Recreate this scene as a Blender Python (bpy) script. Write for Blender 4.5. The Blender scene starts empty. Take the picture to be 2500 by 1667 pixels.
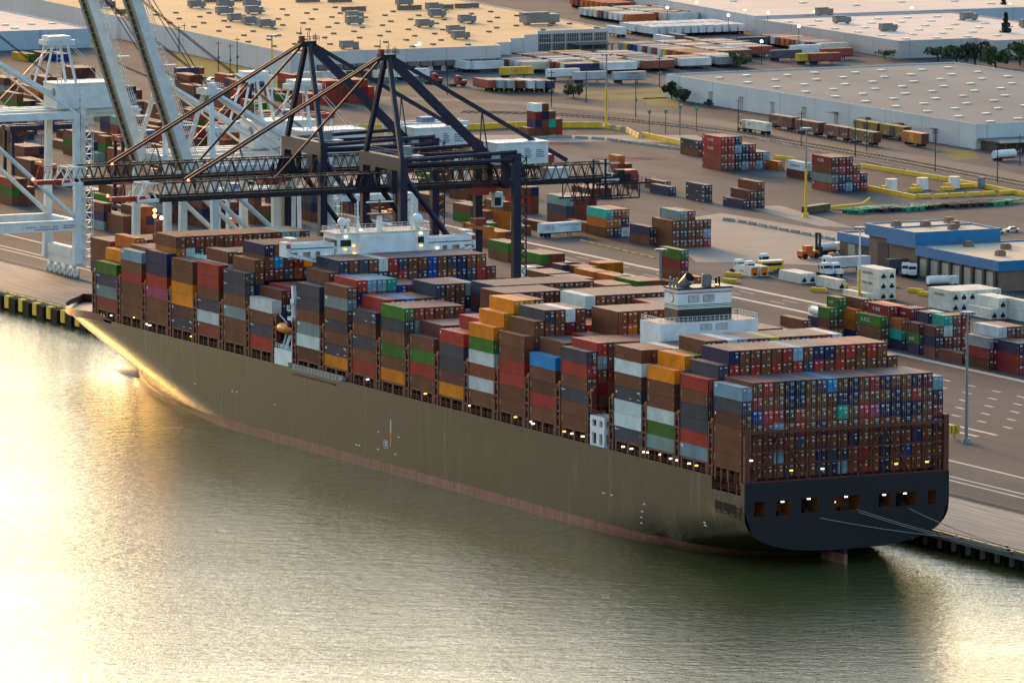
import bpy, math, random
from mathutils import Vector, Matrix, Euler

# ------------------------------------------------------------------ basics
SC = bpy.context.scene
COL = SC.collection
R = math.radians
rnd = random.Random(7)
QZ = 3.8                      # level of the quay and yard above the water

CAM_LOC = (-757.529, -1392.504, 234.530)
CAM_ROT = (1.4532467, -0.0035188, -0.4679299)
FPX = 18930.47                # focal length in pixels of a 2500 pixel wide picture
cam = bpy.data.cameras.new('camera')
cam.sensor_width = 36.0
cam.lens = FPX / 2500.0 * 36.0
cam.clip_start = 10.0
cam.clip_end = 40000.0
cam_o = bpy.data.objects.new('camera', cam)
COL.objects.link(cam_o)
cam_o.location = CAM_LOC
cam_o.rotation_euler = CAM_ROT
SC.camera = cam_o
_M = Euler(CAM_ROT).to_matrix()
_C = Vector(CAM_LOC)


def ray(px, py):
    return _M @ Vector(((px - 1250) / FPX, -(py - 833.5) / FPX, -1.0))


def at(px, py, z=QZ):
    """ground point (level z) seen at a survey pixel"""
    d = ray(px, py)
    return _C + d * ((z - _C.z) / d.z)


def onx(px, py, x):
    d = ray(px, py)
    return _C + d * ((x - _C.x) / d.x)


def ony(px, py, y):
    d = ray(px, py)
    return _C + d * ((y - _C.y) / d.y)


# ------------------------------------------------------------------ mesh builder
class MB:
    def __init__(s):
        s.v, s.f, s.m, s.c = [], [], [], []
        s.col = None

    def face(s, idx, m=0):
        s.f.append(idx); s.m.append(m); s.c.append(s.col)

    def quad(s, a, b, c, d, m=0):
        n = len(s.v)
        s.v += [tuple(a), tuple(b), tuple(c), tuple(d)]
        s.face((n, n + 1, n + 2, n + 3), m)

    def poly(s, pts, m=0):
        n = len(s.v)
        s.v += [tuple(p) for p in pts]
        s.face(tuple(range(n, n + len(pts))), m)

    def box(s, x0, y0, z0, x1, y1, z1, m=0, top=None, M=None):
        n = len(s.v)
        p = [(x0, y0, z0), (x1, y0, z0), (x1, y1, z0), (x0, y1, z0), (x0, y0, z1), (x1, y0, z1), (x1, y1, z1), (x0, y1, z1)]
        if M is not None:
            p = [tuple(M @ Vector(q)) for q in p]
        s.v += p
        for k, f in enumerate(((3, 2, 1, 0), (4, 5, 6, 7), (0, 1, 5, 4), (1, 2, 6, 5), (2, 3, 7, 6), (3, 0, 4, 7))):
            s.face(tuple(n + i for i in f), top if (k == 1 and top is not None) else m)

    def prism(s, pts, z0, z1, m=0, top=None):
        """vertical prism over a counter-clockwise outline"""
        k = len(pts); n = len(s.v)
        s.v += [(p[0], p[1], z0) for p in pts] + [(p[0], p[1], z1) for p in pts]
        for i in range(k):
            j = (i + 1) % k
            s.face((n + i, n + j, n + k + j, n + k + i), m)
        s.face(tuple(n + k + i for i in range(k)), m if top is None else top)
        s.face(tuple(n + k - 1 - i for i in range(k)), m)

    def bar(s, p, q, w, h=None, m=0):
        """rectangular beam from p to q"""
        h = w if h is None else h
        p, q = Vector(p), Vector(q)
        d = (q - p)
        if d.length < 1e-6:
            return
        d.normalize()
        up = Vector((0, 0, 1)) if abs(d.z) < .95 else Vector((0, 1, 0))
        a = d.cross(up).normalized() * (w / 2)
        b = a.cross(d).normalized() * (h / 2)
        n = len(s.v)
        for c in (p, q):
            s.v += [tuple(c - a - b), tuple(c + a - b), tuple(c + a + b), tuple(c - a + b)]
        for f in ((0, 1, 2, 3), (7, 6, 5, 4), (0, 4, 5, 1), (1, 5, 6, 2), (2, 6, 7, 3), (3, 7, 4, 0)):
            s.face(tuple(n + i for i in f), m)

    def tube(s, p, q, r, r2=None, k=8, m=0, caps=True):
        r2 = r if r2 is None else r2
        p, q = Vector(p), Vector(q)
        d = (q - p).normalized()
        up = Vector((0, 0, 1)) if abs(d.z) < .95 else Vector((0, 1, 0))
        a = d.cross(up).normalized(); b = a.cross(d)
        n = len(s.v)
        for c, rr in ((p, r), (q, r2)):
            for i in range(k):
                t = 2 * math.pi * i / k
                s.v.append(tuple(c + a * (math.cos(t) * rr) + b * (math.sin(t) * rr)))
        for i in range(k):
            j = (i + 1) % k
            s.face((n + j, n + i, n + k + i, n + k + j), m)
        if caps:
            s.face(tuple(n + i for i in range(k)), m)
            s.face(tuple(n + 2 * k - 1 - i for i in range(k)), m)

    def ball(s, c, r, m=0, rx=None, ry=None, rz=None, k=12, l=8):
        rx, ry, rz = rx or r, ry or r, rz or r
        n = len(s.v)
        for i in range(l + 1):
            a = math.pi * i / l
            for j in range(k):
                t = 2 * math.pi * j / k
                s.v.append((c[0] + rx * math.sin(a) * math.cos(t), c[1] + ry * math.sin(a) * math.sin(t), c[2] + rz * math.cos(a)))
        for i in range(l):
            for j in range(k):
                j2 = (j + 1) % k
                s.face((n + i * k + j, n + (i + 1) * k + j, n + (i + 1) * k + j2, n + i * k + j2), m)

    def mesh(s, name, mats):
        me = bpy.data.meshes.new(name)
        me.from_pydata(s.v, [], s.f)
        for m in mats:
            me.materials.append(m)
        me.polygons.foreach_set('material_index', s.m)
        if any(c is not None for c in s.c):
            at_ = me.attributes.new('paint', 'FLOAT_COLOR', 'FACE')
            flat = []
            for c in s.c:
                flat += list(c or (0.2, 0.1, 0.06)) + [1.0]
            at_.data.foreach_set('color', flat)
        me.update()
        return me

    def islands(s):
        par = list(range(len(s.v)))

        def find(i):
            while par[i] != i:
                par[i] = par[par[i]]; i = par[i]
            return i
        for f in s.f:
            for a in f[1:]:
                par[find(a)] = find(f[0])
        out = {}
        for k, f in enumerate(s.f):
            r = find(f[0]); mb = out.get(r)
            if mb is None: mb = out[r] = (MB(), {})
            m, ix = mb
            g = []
            for i in f:
                if i not in ix: ix[i] = len(m.v); m.v.append(s.v[i])
                g.append(ix[i])
            m.f.append(tuple(g)); m.m.append(s.m[k]); m.c.append(s.c[k])
        return [m for m, _ in out.values()]

    def parts(s, name, mats, parent, smooth=False):
        """every loose piece becomes a part of its own"""
        return [m.build(name, mats, parent, smooth) for m in s.islands()]

    def build(s, name, mats, parent=None, smooth=False, loc=None):
        if not isinstance(mats, (list, tuple)):
            mats = [mats]
        me = s.mesh(name, mats)
        if smooth:
            me.polygons.foreach_set('use_smooth', [True] * len(me.polygons))
        return put(name, me, parent, loc)


def put(name, me, parent=None, loc=None, rotz=0.0):
    o = bpy.data.objects.new(name, me)
    COL.objects.link(o)
    if parent is not None:
        o.parent = parent
    if loc is not None:
        o.location = loc
    if rotz:
        o.rotation_euler = (0, 0, rotz)
    return o


def tag(o, label, cat, group=None):
    o['label'] = ' '.join(label.replace(' standing alone', ' alone').replace(' container,', ' box,').split()[:16]) if len(label.split()) > 16 else label
    o['category'] = cat
    if group:
        o['group'] = group
    return o


def thing(name, label, cat, loc=(0, 0, 0), rotz=0.0, group=None):
    o = bpy.data.objects.new(name, None)
    COL.objects.link(o)
    o.location = loc; o.rotation_euler = (0, 0, rotz)
    o.empty_display_size = 0.5
    return tag(o, label, cat, group)


def struct(o, kind='structure'):
    o['kind'] = kind
    return o


def dup(root, loc, rotz=None, label=None, group=None, cat=None):
    r = root.copy(); COL.objects.link(r); r.location = loc
    if rotz is not None:
        r.rotation_euler = (0, 0, rotz)
    if label: r['label'] = label
    if group: r['group'] = group
    if cat: r['category'] = cat
    for ch in list(root.children):
        c = ch.copy(); COL.objects.link(c); c.parent = r
        for g in ch.children:
            d = g.copy(); COL.objects.link(d); d.parent = c
    return r


def dupchild(o, parent, loc):
    c = o.copy(); COL.objects.link(c); c.parent = parent; c.location = loc
    for g in list(o.children):
        d = g.copy(); COL.objects.link(d); d.parent = c
    return c


def lettering(text, parent, loc, size, mat, rot, width=None, name='lettering', align='LEFT'):
    cu = bpy.data.curves.new(name, 'FONT')
    cu.body = text; cu.size = size; cu.align_x = align
    cu.extrude = 0.012
    tmp = bpy.data.objects.new('lettering_curve', cu)
    COL.objects.link(tmp)
    me = bpy.data.meshes.new_from_object(tmp.evaluated_get(bpy.context.evaluated_depsgraph_get()))
    bpy.data.objects.remove(tmp)
    me.materials.clear(); me.materials.append(mat)
    o = put(name, me, parent, loc)
    o.rotation_euler = rot
    if width:
        o.scale = (width, 1, 1)
    return o


# ------------------------------------------------------------------ materials
def new_mat(name):
    m = bpy.data.materials.new(name); m.use_nodes = True
    nt = m.node_tree; nt.nodes.clear()
    out = nt.nodes.new('ShaderNodeOutputMaterial')
    b = nt.nodes.new('ShaderNodeBsdfPrincipled')
    nt.links.new(b.outputs[0], out.inputs[0])
    return m, nt, b


def N(nt, t, **kw):
    n = nt.nodes.new('ShaderNode' + t)
    for k, v in kw.items():
        setattr(n, k, v)
    return n


def mixc(nt, fac, a, b, mode='MIX'):
    n = nt.nodes.new('ShaderNodeMix'); n.data_type = 'RGBA'; n.blend_type = mode
    n.clamp_factor = True
    for sock, v in ((n.inputs[0], fac), (n.inputs[6], a), (n.inputs[7], b)):
        if isinstance(v, (int, float)):
            sock.default_value = v
        elif isinstance(v, (tuple, list)):
            sock.default_value = tuple(v) + ((1,) if len(v) == 3 else ())
        else:
            nt.links.new(v, sock)
    return n.outputs[2]


def mathn(nt, op, a, b=None, c=None):
    n = nt.nodes.new('ShaderNodeMath'); n.operation = op
    for i, v in enumerate((a, b, c)):
        if v is None: continue
        if isinstance(v, (int, float)):
            n.inputs[i].default_value = v
        else:
            nt.links.new(v, n.inputs[i])
    return n.outputs[0]


def ramp(nt, src, lo, hi):
    n = nt.nodes.new('ShaderNodeMapRange')
    n.inputs[1].default_value = lo; n.inputs[2].default_value = hi
    nt.links.new(src, n.inputs[0])
    return n.outputs[0]


def noise(nt, scale, coord='Object', detail=3, stretch=None, rough=.55):
    tc = N(nt, 'TexCoord')
    src = tc.outputs[coord]
    if coord == 'World':
        src = None
    if stretch:
        mp = N(nt, 'Mapping'); mp.inputs['Scale'].default_value = stretch
        nt.links.new(src, mp.inputs[0]); src = mp.outputs[0]
    n = N(nt, 'TexNoise'); n.inputs['Scale'].default_value = scale; n.inputs['Detail'].default_value = detail
    n.inputs['Roughness'].default_value = rough
    nt.links.new(src, n.inputs['Vector'])
    return n.outputs['Fac']


def wnoise(nt, scale, detail=3, stretch=None, rough=.55):
    g = N(nt, 'NewGeometry'); src = g.outputs['Position']
    if stretch:
        mp = N(nt, 'Mapping'); mp.inputs['Scale'].default_value = stretch
        nt.links.new(src, mp.inputs[0]); src = mp.outputs[0]
    n = N(nt, 'TexNoise'); n.inputs['Scale'].default_value = scale; n.inputs['Detail'].default_value = detail
    n.inputs['Roughness'].default_value = rough
    nt.links.new(src, n.inputs['Vector'])
    return n.outputs['Fac']


_MC = {}


def paint(name, col, rough=.5, dirt=.25, dirtcol=(.09, .06, .045), scale=.35, metal=0.0, streak=True):
    """weathered paint or plain material: colour, blotchy wear and vertical streaks"""
    if name in _MC: return _MC[name]
    m, nt, b = new_mat(name)
    a = wnoise(nt, scale, 4)
    c = mixc(nt, ramp(nt, a, .35, .75), col, tuple(x * .78 for x in col))
    if dirt > 0:
        st = wnoise(nt, 1.3, 3, (1, 1, .12)) if streak else wnoise(nt, 1.1, 4)
        f = mathn(nt, 'MULTIPLY', ramp(nt, st, .55, .8), dirt)
        c = mixc(nt, f, c, dirtcol)
    nt.links.new(c, b.inputs['Base Color'])
    b.inputs['Roughness'].default_value = rough
    b.inputs['Metallic'].default_value = metal
    b.inputs['Specular IOR Level'].default_value = .12 if rough > .7 else .3
    _MC[name] = m
    return m


def glow(name, col, strength):
    if name in _MC: return _MC[name]
    m, nt, b = new_mat(name)
    b.inputs['Base Color'].default_value = col + (1,)
    b.inputs['Emission Color'].default_value = col + (1,)
    b.inputs['Emission Strength'].default_value = strength
    _MC[name] = m
    return m


# ------------------------------------------------------------------ light
SUN_AZ = 6.0
SUN_EL = 12.0
w = bpy.data.worlds.new('World'); SC.world = w; w.use_nodes = True
nt = w.node_tree; nt.nodes.clear()
wo = nt.nodes.new('ShaderNodeOutputWorld'); bg = nt.nodes.new('ShaderNodeBackground')
sky = nt.nodes.new('ShaderNodeTexSky'); sky.sky_type = 'NISHITA'; sky.sun_disc = False
sky.sun_elevation = R(SUN_EL); sky.sun_rotation = R(SUN_AZ)
sky.altitude = 0; sky.air_density = 1.3; sky.dust_density = 3.0; sky.ozone_density = 3.0
nt.links.new(sky.outputs[0], bg.inputs[0]); bg.inputs[1].default_value = 0.15
nt.links.new(bg.outputs[0], wo.inputs[0])
sl = bpy.data.lights.new('sun', 'SUN'); sl.energy = 1.5; sl.angle = R(7); sl.color = (1.0, .42, .06)
so = bpy.data.objects.new('sun', sl); COL.objects.link(so)
sd = Vector((math.sin(R(SUN_AZ)) * math.cos(R(SUN_EL)), math.cos(R(SUN_AZ)) * math.cos(R(SUN_EL)), math.sin(R(SUN_EL))))
so.rotation_euler = sd.to_track_quat('Z', 'Y').to_euler()
SC.view_settings.view_transform = 'Standard'; SC.view_settings.look = 'None'
SC.view_settings.gamma = 1.0; SC.view_settings.use_curve_mapping = False
SC.view_settings.exposure = 1.72
SC.render.engine = 'CYCLES'
SC.cycles.use_denoising = True
SC.cycles.max_bounces = 6; SC.cycles.glossy_bounces = 3; SC.cycles.diffuse_bounces = 3
SC.cycles.sample_clamp_indirect = 8.0
SC.cycles.caustics_reflective = True
SC.render.film_transparent = False
# ------------------------------------------------------------------ water, ground, quay
def water_mat():
    m, nt, b = new_mat('river_water')
    gm = N(nt, 'NewGeometry'); mp = N(nt, 'Mapping'); mp.inputs['Rotation'].default_value = (0, 0, R(26.8))
    nt.links.new(gm.outputs['Position'], mp.inputs[0])

    def wn(scale, st, detail, dist=0.0):
        m2 = N(nt, 'Mapping'); m2.inputs['Scale'].default_value = st; nt.links.new(mp.outputs[0], m2.inputs[0])
        n = N(nt, 'TexNoise'); n.inputs['Scale'].default_value = scale; n.inputs['Detail'].default_value = detail; n.inputs['Distortion'].default_value = dist
        nt.links.new(m2.outputs[0], n.inputs['Vector']); return n.outputs['Fac']
    a = wn(.012, (1, 1, 1), 3)
    c = mixc(nt, ramp(nt, a, .35, .65), WCOL, tuple(x * 1.3 for x in WCOL))
    nt.links.new(c, b.inputs['Base Color'])
    b.inputs['Roughness'].default_value = WROUGH
    b.inputs['IOR'].default_value = WIOR
    b.inputs['Specular Tint'].default_value = (.95, 1.0, .56, 1)  # reflections are coloured yellow green here; water itself would not tint them
    calm = ramp(nt, wn(.010, (.6, 1.4, 1), 3, .6), .30, .70)        # wind lanes: smoother and rougher water
    h = mathn(nt, 'MULTIPLY', wn(.9, (.55, 1, 1), 2), .26)
    h = mathn(nt, 'ADD', h, mathn(nt, 'MULTIPLY', wn(.30, (.45, 1, 1), 2), .34))
    h = mathn(nt, 'ADD', h, mathn(nt, 'MULTIPLY', wn(2.6, (.6, 1, 1), 2), .10))
    h = mathn(nt, 'MULTIPLY', h, mathn(nt, 'ADD', .6, mathn(nt, 'MULTIPLY', calm, .6)))
    bp = N(nt, 'Bump'); bp.inputs['Strength'].default_value = 1.0; bp.inputs['Distance'].default_value = WAVE
    nt.links.new(h, bp.inputs['Height']); nt.links.new(bp.outputs[0], b.inputs['Normal'])
    return m


WCOL, WROUGH, WIOR = (.050, .054, .016), .13, 1.36
WAVE = 1.1
wm = MB(); wm.quad((-9000, -6000, 0), (58, -6000, 0), (58, 12000, 0), (-9000, 12000, 0))
struct(wm.build('water', water_mat()))


def ground_mat():
    m, nt, b = new_mat('yard_asphalt')
    a = wnoise(nt, .010, 5, None, .6)
    a2 = wnoise(nt, .045, 4, (1, .25, 1), .6)
    a3 = wnoise(nt, .5, 3)
    c = mixc(nt, ramp(nt, a, .35, .68), (.044, .047, .052), (.090, .091, .090))
    c = mixc(nt, mathn(nt, 'MULTIPLY', ramp(nt, a2, .50, .68), .8), c, (.024, .024, .026))
    c = mixc(nt, mathn(nt, 'MULTIPLY', ramp(nt, a3, .55, .8), .35), c, (.11, .112, .112))
    nt.links.new(c, b.inputs['Base Color'])
    b.inputs['Roughness'].default_value = .85; b.inputs['Specular IOR Level'].default_value = .06
    return m


GROUND = ground_mat()
g = MB(); g.quad((54, -6000, QZ), (9000, -6000, QZ), (9000, 12000, QZ), (54, 12000, QZ))
struct(g.build('ground', GROUND))


def plank_mat():
    m, nt, b = new_mat('apron_concrete')
    gme = N(nt, 'NewGeometry'); sp = N(nt, 'SeparateXYZ'); nt.links.new(gme.outputs['Position'], sp.inputs[0])
    t = mathn(nt, 'FRACT', mathn(nt, 'MULTIPLY', sp.outputs[0], 1 / 1.9))
    gap = mathn(nt, 'LESS_THAN', t, .10)
    st = wnoise(nt, .8, 3, (1, .05, 1))
    st2 = wnoise(nt, .03, 3, (1, .3, 1))
    c = mixc(nt, ramp(nt, st, .35, .7), (.17, .145, .12), (.33, .29, .225))
    c = mixc(nt, mathn(nt, 'MULTIPLY', ramp(nt, st2, .45, .7), .55), c, (.13, .105, .09))
    c = mixc(nt, mathn(nt, 'MULTIPLY', gap, .75), c, (.05, .042, .037))
    nt.links.new(c, b.inputs['Base Color']); b.inputs['Roughness'].default_value = .7; b.inputs['Specular IOR Level'].default_value = .12
    return m


ap = MB(); ap.box(50.5, -700, QZ - 1.1, 80.8, 1200, QZ + .05)
struct(ap.build('quay_apron', plank_mat()))
DARK = paint('dark_timber', (.018, .015, .014), .8, 0)
CONC = paint('pale_concrete', (.34, .31, .27), .8, .3, (.1, .08, .06))
RUST = paint('quay_steel', (.10, .07, .05), .7, .4)
YEL = paint('yellow_paint', (.74, .44, .02), .5, .25, (.2, .13, .04))
DYEL = paint('worn_yellow', (.40, .28, .05), .6, .5, (.14, .10, .05))
WHT = paint('white_paint', (.70, .70, .66), .45, .15, (.35, .28, .2))
LINE = paint('road_line', (.40, .36, .30), .7, .6, (.14, .125, .11), streak=False)
qw = MB()
qw.box(55.5, -700, -4, 57, 1200, QZ - 1.1, 0)
for i in range(-60, 190):
    y = i * 6.0
    qw.tube((52.2, y, -4), (52.2, y, QZ - 1.1), .45, k=8, m=0)
    if y > 300 or y < 30:
        qw.box(50.3, y - .35, .8, 51.2, y + .35, QZ - 1.1, 1)
struct(qw.build('quay_wall', [DARK, RUST]))
kb = MB()
for i in range(-80, 200):
    kb.box(50.7, i * 6.0, QZ + .05, 51.3, i * 6.0 + 4.9, QZ + .45, 0)
struct(kb.build('quay_kerb', DYEL))

# fenders along the free quay face
fy = MB(); fy.box(-1.75, -1.0, .6, .0, 1.6, 3.9, 0)
fk = MB(); fk.box(-1.5, -2.3, -2.0, .2, 2.3, 3.5, 0); fk.box(-1.7, -1.9, -1.5, -1.5, 1.9, 3.2, 0)
FY = fy.mesh('fender_panel', [YEL]); FK = fk.mesh('fender_block', [DARK])
for k in range(13):
    y = 505.5 - k * 9.35
    o = put('yellow_fender', FY, None, (50.5, y + 3.35, 0))
    tag(o, 'yellow fender panel on the quay face ahead of the bow', 'fender', 'yellow fender panels on the quay face')
    o = put('block_fender', FK, None, (50.5, y, 0))
    tag(o, 'black block fender on the quay face ahead of the bow', 'fender', 'black fender blocks on the quay face')

# painted lanes: one sheet of thin marks 4 mm over the asphalt
ln = MB()


def lane(x, y0, y1, wdt=.35, z=QZ + .008, dash=None):
    if dash:
        y = y0
        while y < y1:
            ln.quad((x - wdt / 2, y, z), (x + wdt / 2, y, z), (x + wdt / 2, y + dash, z), (x - wdt / 2, y + dash, z))
            y += dash * 3
    else:
        ln.quad((x - wdt / 2, y0, z), (x + wdt / 2, y0, z), (x + wdt / 2, y1, z), (x - wdt / 2, y1, z))


for x, wd in ((94.4, .8), (97.6, .8), (110.9, 1.0)):
    lane(x, -300, 900, wd)
for x in (137.5, 142.7):
    lane(x, 139, 600, 1.2)
lane(200, 150, 420, 2.2); lane(223.5, 250, 700, 1.6); lane(236.6, 300, 720, 1.8)
for x in (152, 160, 168, 176, 184):
    lane(x, 100, 330, .8, dash=4)
lane(228, 300, 700, .4, dash=8); lane(232, 300, 700, .4, dash=8)
struct(ln.build('lane_marking', LINE))
rl = MB()
for x in (53, 83.5):
    for dx in (-.6, .6):
        rl.box(x + dx - .12, -600, QZ + .05, x + dx + .12, 1100, QZ + .16)
struct(rl.build('crane_rail', paint('rail_steel', (.06, .05, .045), .5, 0)))
# ------------------------------------------------------------------ the ship
XC, BH = 24.0, 24.3
DECK = 18.3
SB = 20.8                      # underside of the containers on deck


def hull_mat():
    m, nt, b = new_mat('hull_paint')
    gm = N(nt, 'NewGeometry'); sp = N(nt, 'SeparateXYZ'); nt.links.new(gm.outputs['Position'], sp.inputs[0])
    st = wnoise(nt, .55, 3, (1, 1, .06)); pat = wnoise(nt, .10, 4, (1, 1, .6)); fine = wnoise(nt, .9, 3, (1, 1, .25))
    dark = mixc(nt, ramp(nt, pat, .3, .7), HULL_A, HULL_B)
    dark = mixc(nt, mathn(nt, 'MULTIPLY', ramp(nt, st, .58, .80), .45), dark, (.15, .13, .09))
    red = mixc(nt, ramp(nt, fine, .35, .7), (.27, .095, .068), (.17, .055, .040))
    red = mixc(nt, mathn(nt, 'MULTIPLY', ramp(nt, st, .5, .7), .6), red, (.32, .20, .16))
    edge = mathn(nt, 'ADD', sp.outputs[2], mathn(nt, 'MULTIPLY', mathn(nt, 'SUBTRACT', st, .5), .5))
    f = mathn(nt, 'LESS_THAN', edge, 2.15)
    scum = mathn(nt, 'LESS_THAN', edge, .45)
    red = mixc(nt, mathn(nt, 'MULTIPLY', scum, .6), red, (.16, .12, .08))
    c = mixc(nt, f, dark, red)
    nt.links.new(c, b.inputs['Base Color'])
    r_ = mathn(nt, 'ADD', mathn(nt, 'MULTIPLY', f, .2), HULL_R)
    nt.links.new(r_, b.inputs['Roughness'])
    b.inputs['Specular IOR Level'].default_value = .20
    bp = N(nt, 'Bump'); bp.inputs['Strength'].default_value = .25; bp.inputs['Distance'].default_value = .05
    nt.links.new(pat, bp.inputs['Height']); nt.links.new(bp.outputs[0], b.inputs['Normal'])
    return m


HULL_A, HULL_B, HULL_R = (.018, .013, .006), (.027, .020, .010), .24
MHULL = hull_mat()
DRED = paint('deck_red', (.125, .030, .020), .55, .4, (.05, .025, .02))
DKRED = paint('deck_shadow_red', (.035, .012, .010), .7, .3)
SUPER = paint('superstructure_white', (.72, .74, .72), .4, .12, (.4, .33, .25))
GLASS = paint('dark_glass', (.02, .03, .035), .12, 0)
BLACK = paint('black_paint', (.02, .02, .022), .45, .2)
LAMPW = glow('lamp_white', (1.0, .92, .72), 1.0)
LAMPY = glow('lamp_amber', (1.0, .58, .10), .8)
ORNG = paint('signal_orange', (.75, .20, .03), .45, .1)


def interp(tab, x):
    if x <= tab[0][0]: return tab[0][1:]
    for a, b_ in zip(tab, tab[1:]):
        if x <= b_[0]:
            t = (x - a[0]) / (b_[0] - a[0])
            return tuple(p + (q - p) * t for p, q in zip(a[1:], b_[1:]))
    return tab[-1][1:]


AFT = [(-2, 3.3, 9.2, 2.7), (10, .9, 10.8, 2.7), (22, -1.6, 12, 2.7), (36, -5, 14, 2.8), (52, -9, 16, 3), (72, -12, 14, 3.4), (95, -13, 8, 4)]
STEM = [(-4, 358), (1, 360), (4.2, 361), (5.2, 361.6), (8.4, 373.5), (11.3, 385.5), (13.6, 391), (16, 392.5), (19, 393)]
SHO = [(-4, 238), (0, 244), (4.3, 263), (8.1, 277), (11.9, 290), (14.5, 304), (17.8, 326), (19, 330)]


def decktop(y):
    return DECK if y < 328 else DECK - 3.0 * min(1, (y - 328) / 60.0)


def half(y, z):
    if y < 95:
        zb, H, n = interp(AFT, y)
        u = max(0.0, min(1.0, (z - zb) / H))
        return BH * (1 - (1 - u) ** n) ** (1 / n)
    ys = interp(SHO, z)[0]; yt = interp(STEM, z)[0]
    if y <= ys: return BH
    s = min(1.0, (y - ys) / (yt - ys))
    a = 1.55 + max(0, z) / 18.0 * 1.1
    return BH * max(0.0, 1 - s ** a)


def build_hull():
    h = MB()
    rows = []
    top = lambda y: 15.6 if -.32 < y < 12.25 else DECK
    ys = [-2, -.35, -.3, 2, 6, 9, 12.2, 12.3, 15, 20, 26, 32, 40, 50, 60, 72, 84, 95, 120, 150, 180, 210, 230]
    K = 22
    for y in ys:
        zb = interp(AFT, y)[0] if y < 95 else -4.0
        zb = max(zb, -4.0)
        lev = [zb + (top(y) - zb) * (k / K) ** (1.6 if y < 40 else 1.0) for k in range(K + 1)]
        rows.append([(y, z, half(y, z)) for z in lev])
    for i in range(1, 61):
        u = i / 60.0
        u = u ** .9
        row = []
        for k in range(K + 1):
            v = k / K
            z = -4 + v * (DECK + 4)
            yt = interp(STEM, z)[0]
            y = 230 + (yt - 230) * u
            z2 = -4 + v * (decktop(y) + 4)
            yt = interp(STEM, z2)[0]; y = 230 + (yt - 230) * u
            row.append((y, z2, half(y, z2) if i < 60 else 0.0))
        rows.append(row)
    for side in (-1, 1):
        idx = []
        for row in rows:
            r0 = []
            for y, z, b_ in row:
                h.v.append((XC + side * b_, y, z)); r0.append(len(h.v) - 1)
            idx.append(r0)
        for a, b_ in zip(idx, idx[1:]):
            for k in range(K):
                q = (a[k], b_[k], b_[k + 1], a[k + 1])
                h.face(q if side < 0 else q[::-1], 0)
        # flat bottom aft
    o = h.build('hull', MHULL, SHIP, smooth=True)
    return rows


SHIP = thing('container_ship', 'long dark hulled container ship loaded high and moored at the quay', 'ship', (0, 0, 0))
ROWS = build_hull()

# transom with its mooring openings
tr = MB()
pts = [(XC - b_, -2.0, z) for (_, z, b_) in ROWS[0]]
pts2 = [(XC + b_, -2.0, z) for (_, z, b_) in ROWS[0]]
HOLES = [(-11.7 - 3.9, 10.3, 1.9, 2.6), (4.9, 9.9, 0, 0)]


def holes():
    out = []
    s = 650 / 2352
    for x0, y0, x1, y1 in ((440, 530, 540, 655), (632, 520, 765, 645), (855, 495, 1005, 620), (1150, 478, 1370, 600), (1540, 458, 1655, 570), (1690, 448, 1872, 560), (1975, 425, 2050, 545)):
        a = ony(1720 + x0 * s, 1080 + y0 * s, -2); b_ = ony(1720 + x1 * s, 1080 + y1 * s, -2)
        out.append((a.x, b_.x, b_.z, a.z))
    return out


HL = holes()
# the plate is laid in vertical strips between openings
xs = sorted({round(v, 3) for h_ in HL for v in h_[:2]} | {round(XC - BH * k / 14, 3) for k in range(-14, 15)})


def tz(x):
    d = abs(x - XC) / BH
    if d >= 1: return interp(AFT, -2)[0] + interp(AFT, -2)[1]
    zb, H, n = interp(AFT, -2)
    return zb + H * (1 - (1 - d ** n) ** (1 / n))


for a, b_ in zip(xs, xs[1:]):
    if b_ < XC - BH or a > XC + BH: continue
    hole = [h_ for h_ in HL if h_[0] <= a + 1e-3 and h_[1] >= b_ - 1e-3]
    if hole:
        _, _, z0, z1 = hole[0]
        tr.quad((a, -2, tz(a)), (b_, -2, tz(b_)), (b_, -2, z0), (a, -2, z0))
        tr.quad((a, -2, z1), (b_, -2, z1), (b_, -2, DECK), (a, -2, DECK))
    else:
        tr.quad((a, -2, tz(a)), (b_, -2, tz(b_)), (b_, -2, DECK), (a, -2, DECK))
TRM = paint('transom_paint', (.008, .007, .011), .5, .2, (.022, .02, .024))
tr.build('transom', TRM, SHIP)
RECM = [paint('recess_ochre', (.13, .045, .012), .7, .3), DARK]
for k, (x0, x1, z0, z1) in enumerate(HL):
    mo = MB(); D = 4.5
    mo.v += [(x0, -2, z0), (x1, -2, z0), (x1, -2, z1), (x0, -2, z1), (x0, -2 + D, z0), (x1, -2 + D, z0), (x1, -2 + D, z1), (x0, -2 + D, z1)]
    for f in ((0, 1, 5, 4), (3, 7, 6, 2), (0, 4, 7, 3), (1, 2, 6, 5)): mo.face(f, 0)
    mo.face((4, 5, 6, 7), 1 if k in (2, 4, 5) else 0)
    o = mo.build('mooring_recess', RECM, SHIP)
    mo = MB(); mo.box(x0 + .3 * (x1 - x0), -1.2, z0 + .01, x0 + .55 * (x1 - x0), .2, z0 + .8); mo.build('winch', DARK, o)
LB = MB(); LB.box(-.32, -.16, -.14, .32, .16, .14)
LMESH = LB.mesh('deck_lamp', [LAMPW]); LMESHY = LB.mesh('deck_lamp', [LAMPY])
for k in (1, 2, 3, 4, 5):
    x0, x1, z0, z1 = HL[k]
    put('deck_lamp', LMESH, SHIP, ((x0 + x1) / 2, -1.5, z1 - .22))
for k in (0, 1, 3, 6):
    x0, x1, z0, z1 = HL[k]
    put('deck_lamp', LMESHY, SHIP, (x0 + .3 * (x1 - x0), 1.4, z0 + (1.6 if k in (1, 3) else .6)))

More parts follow.
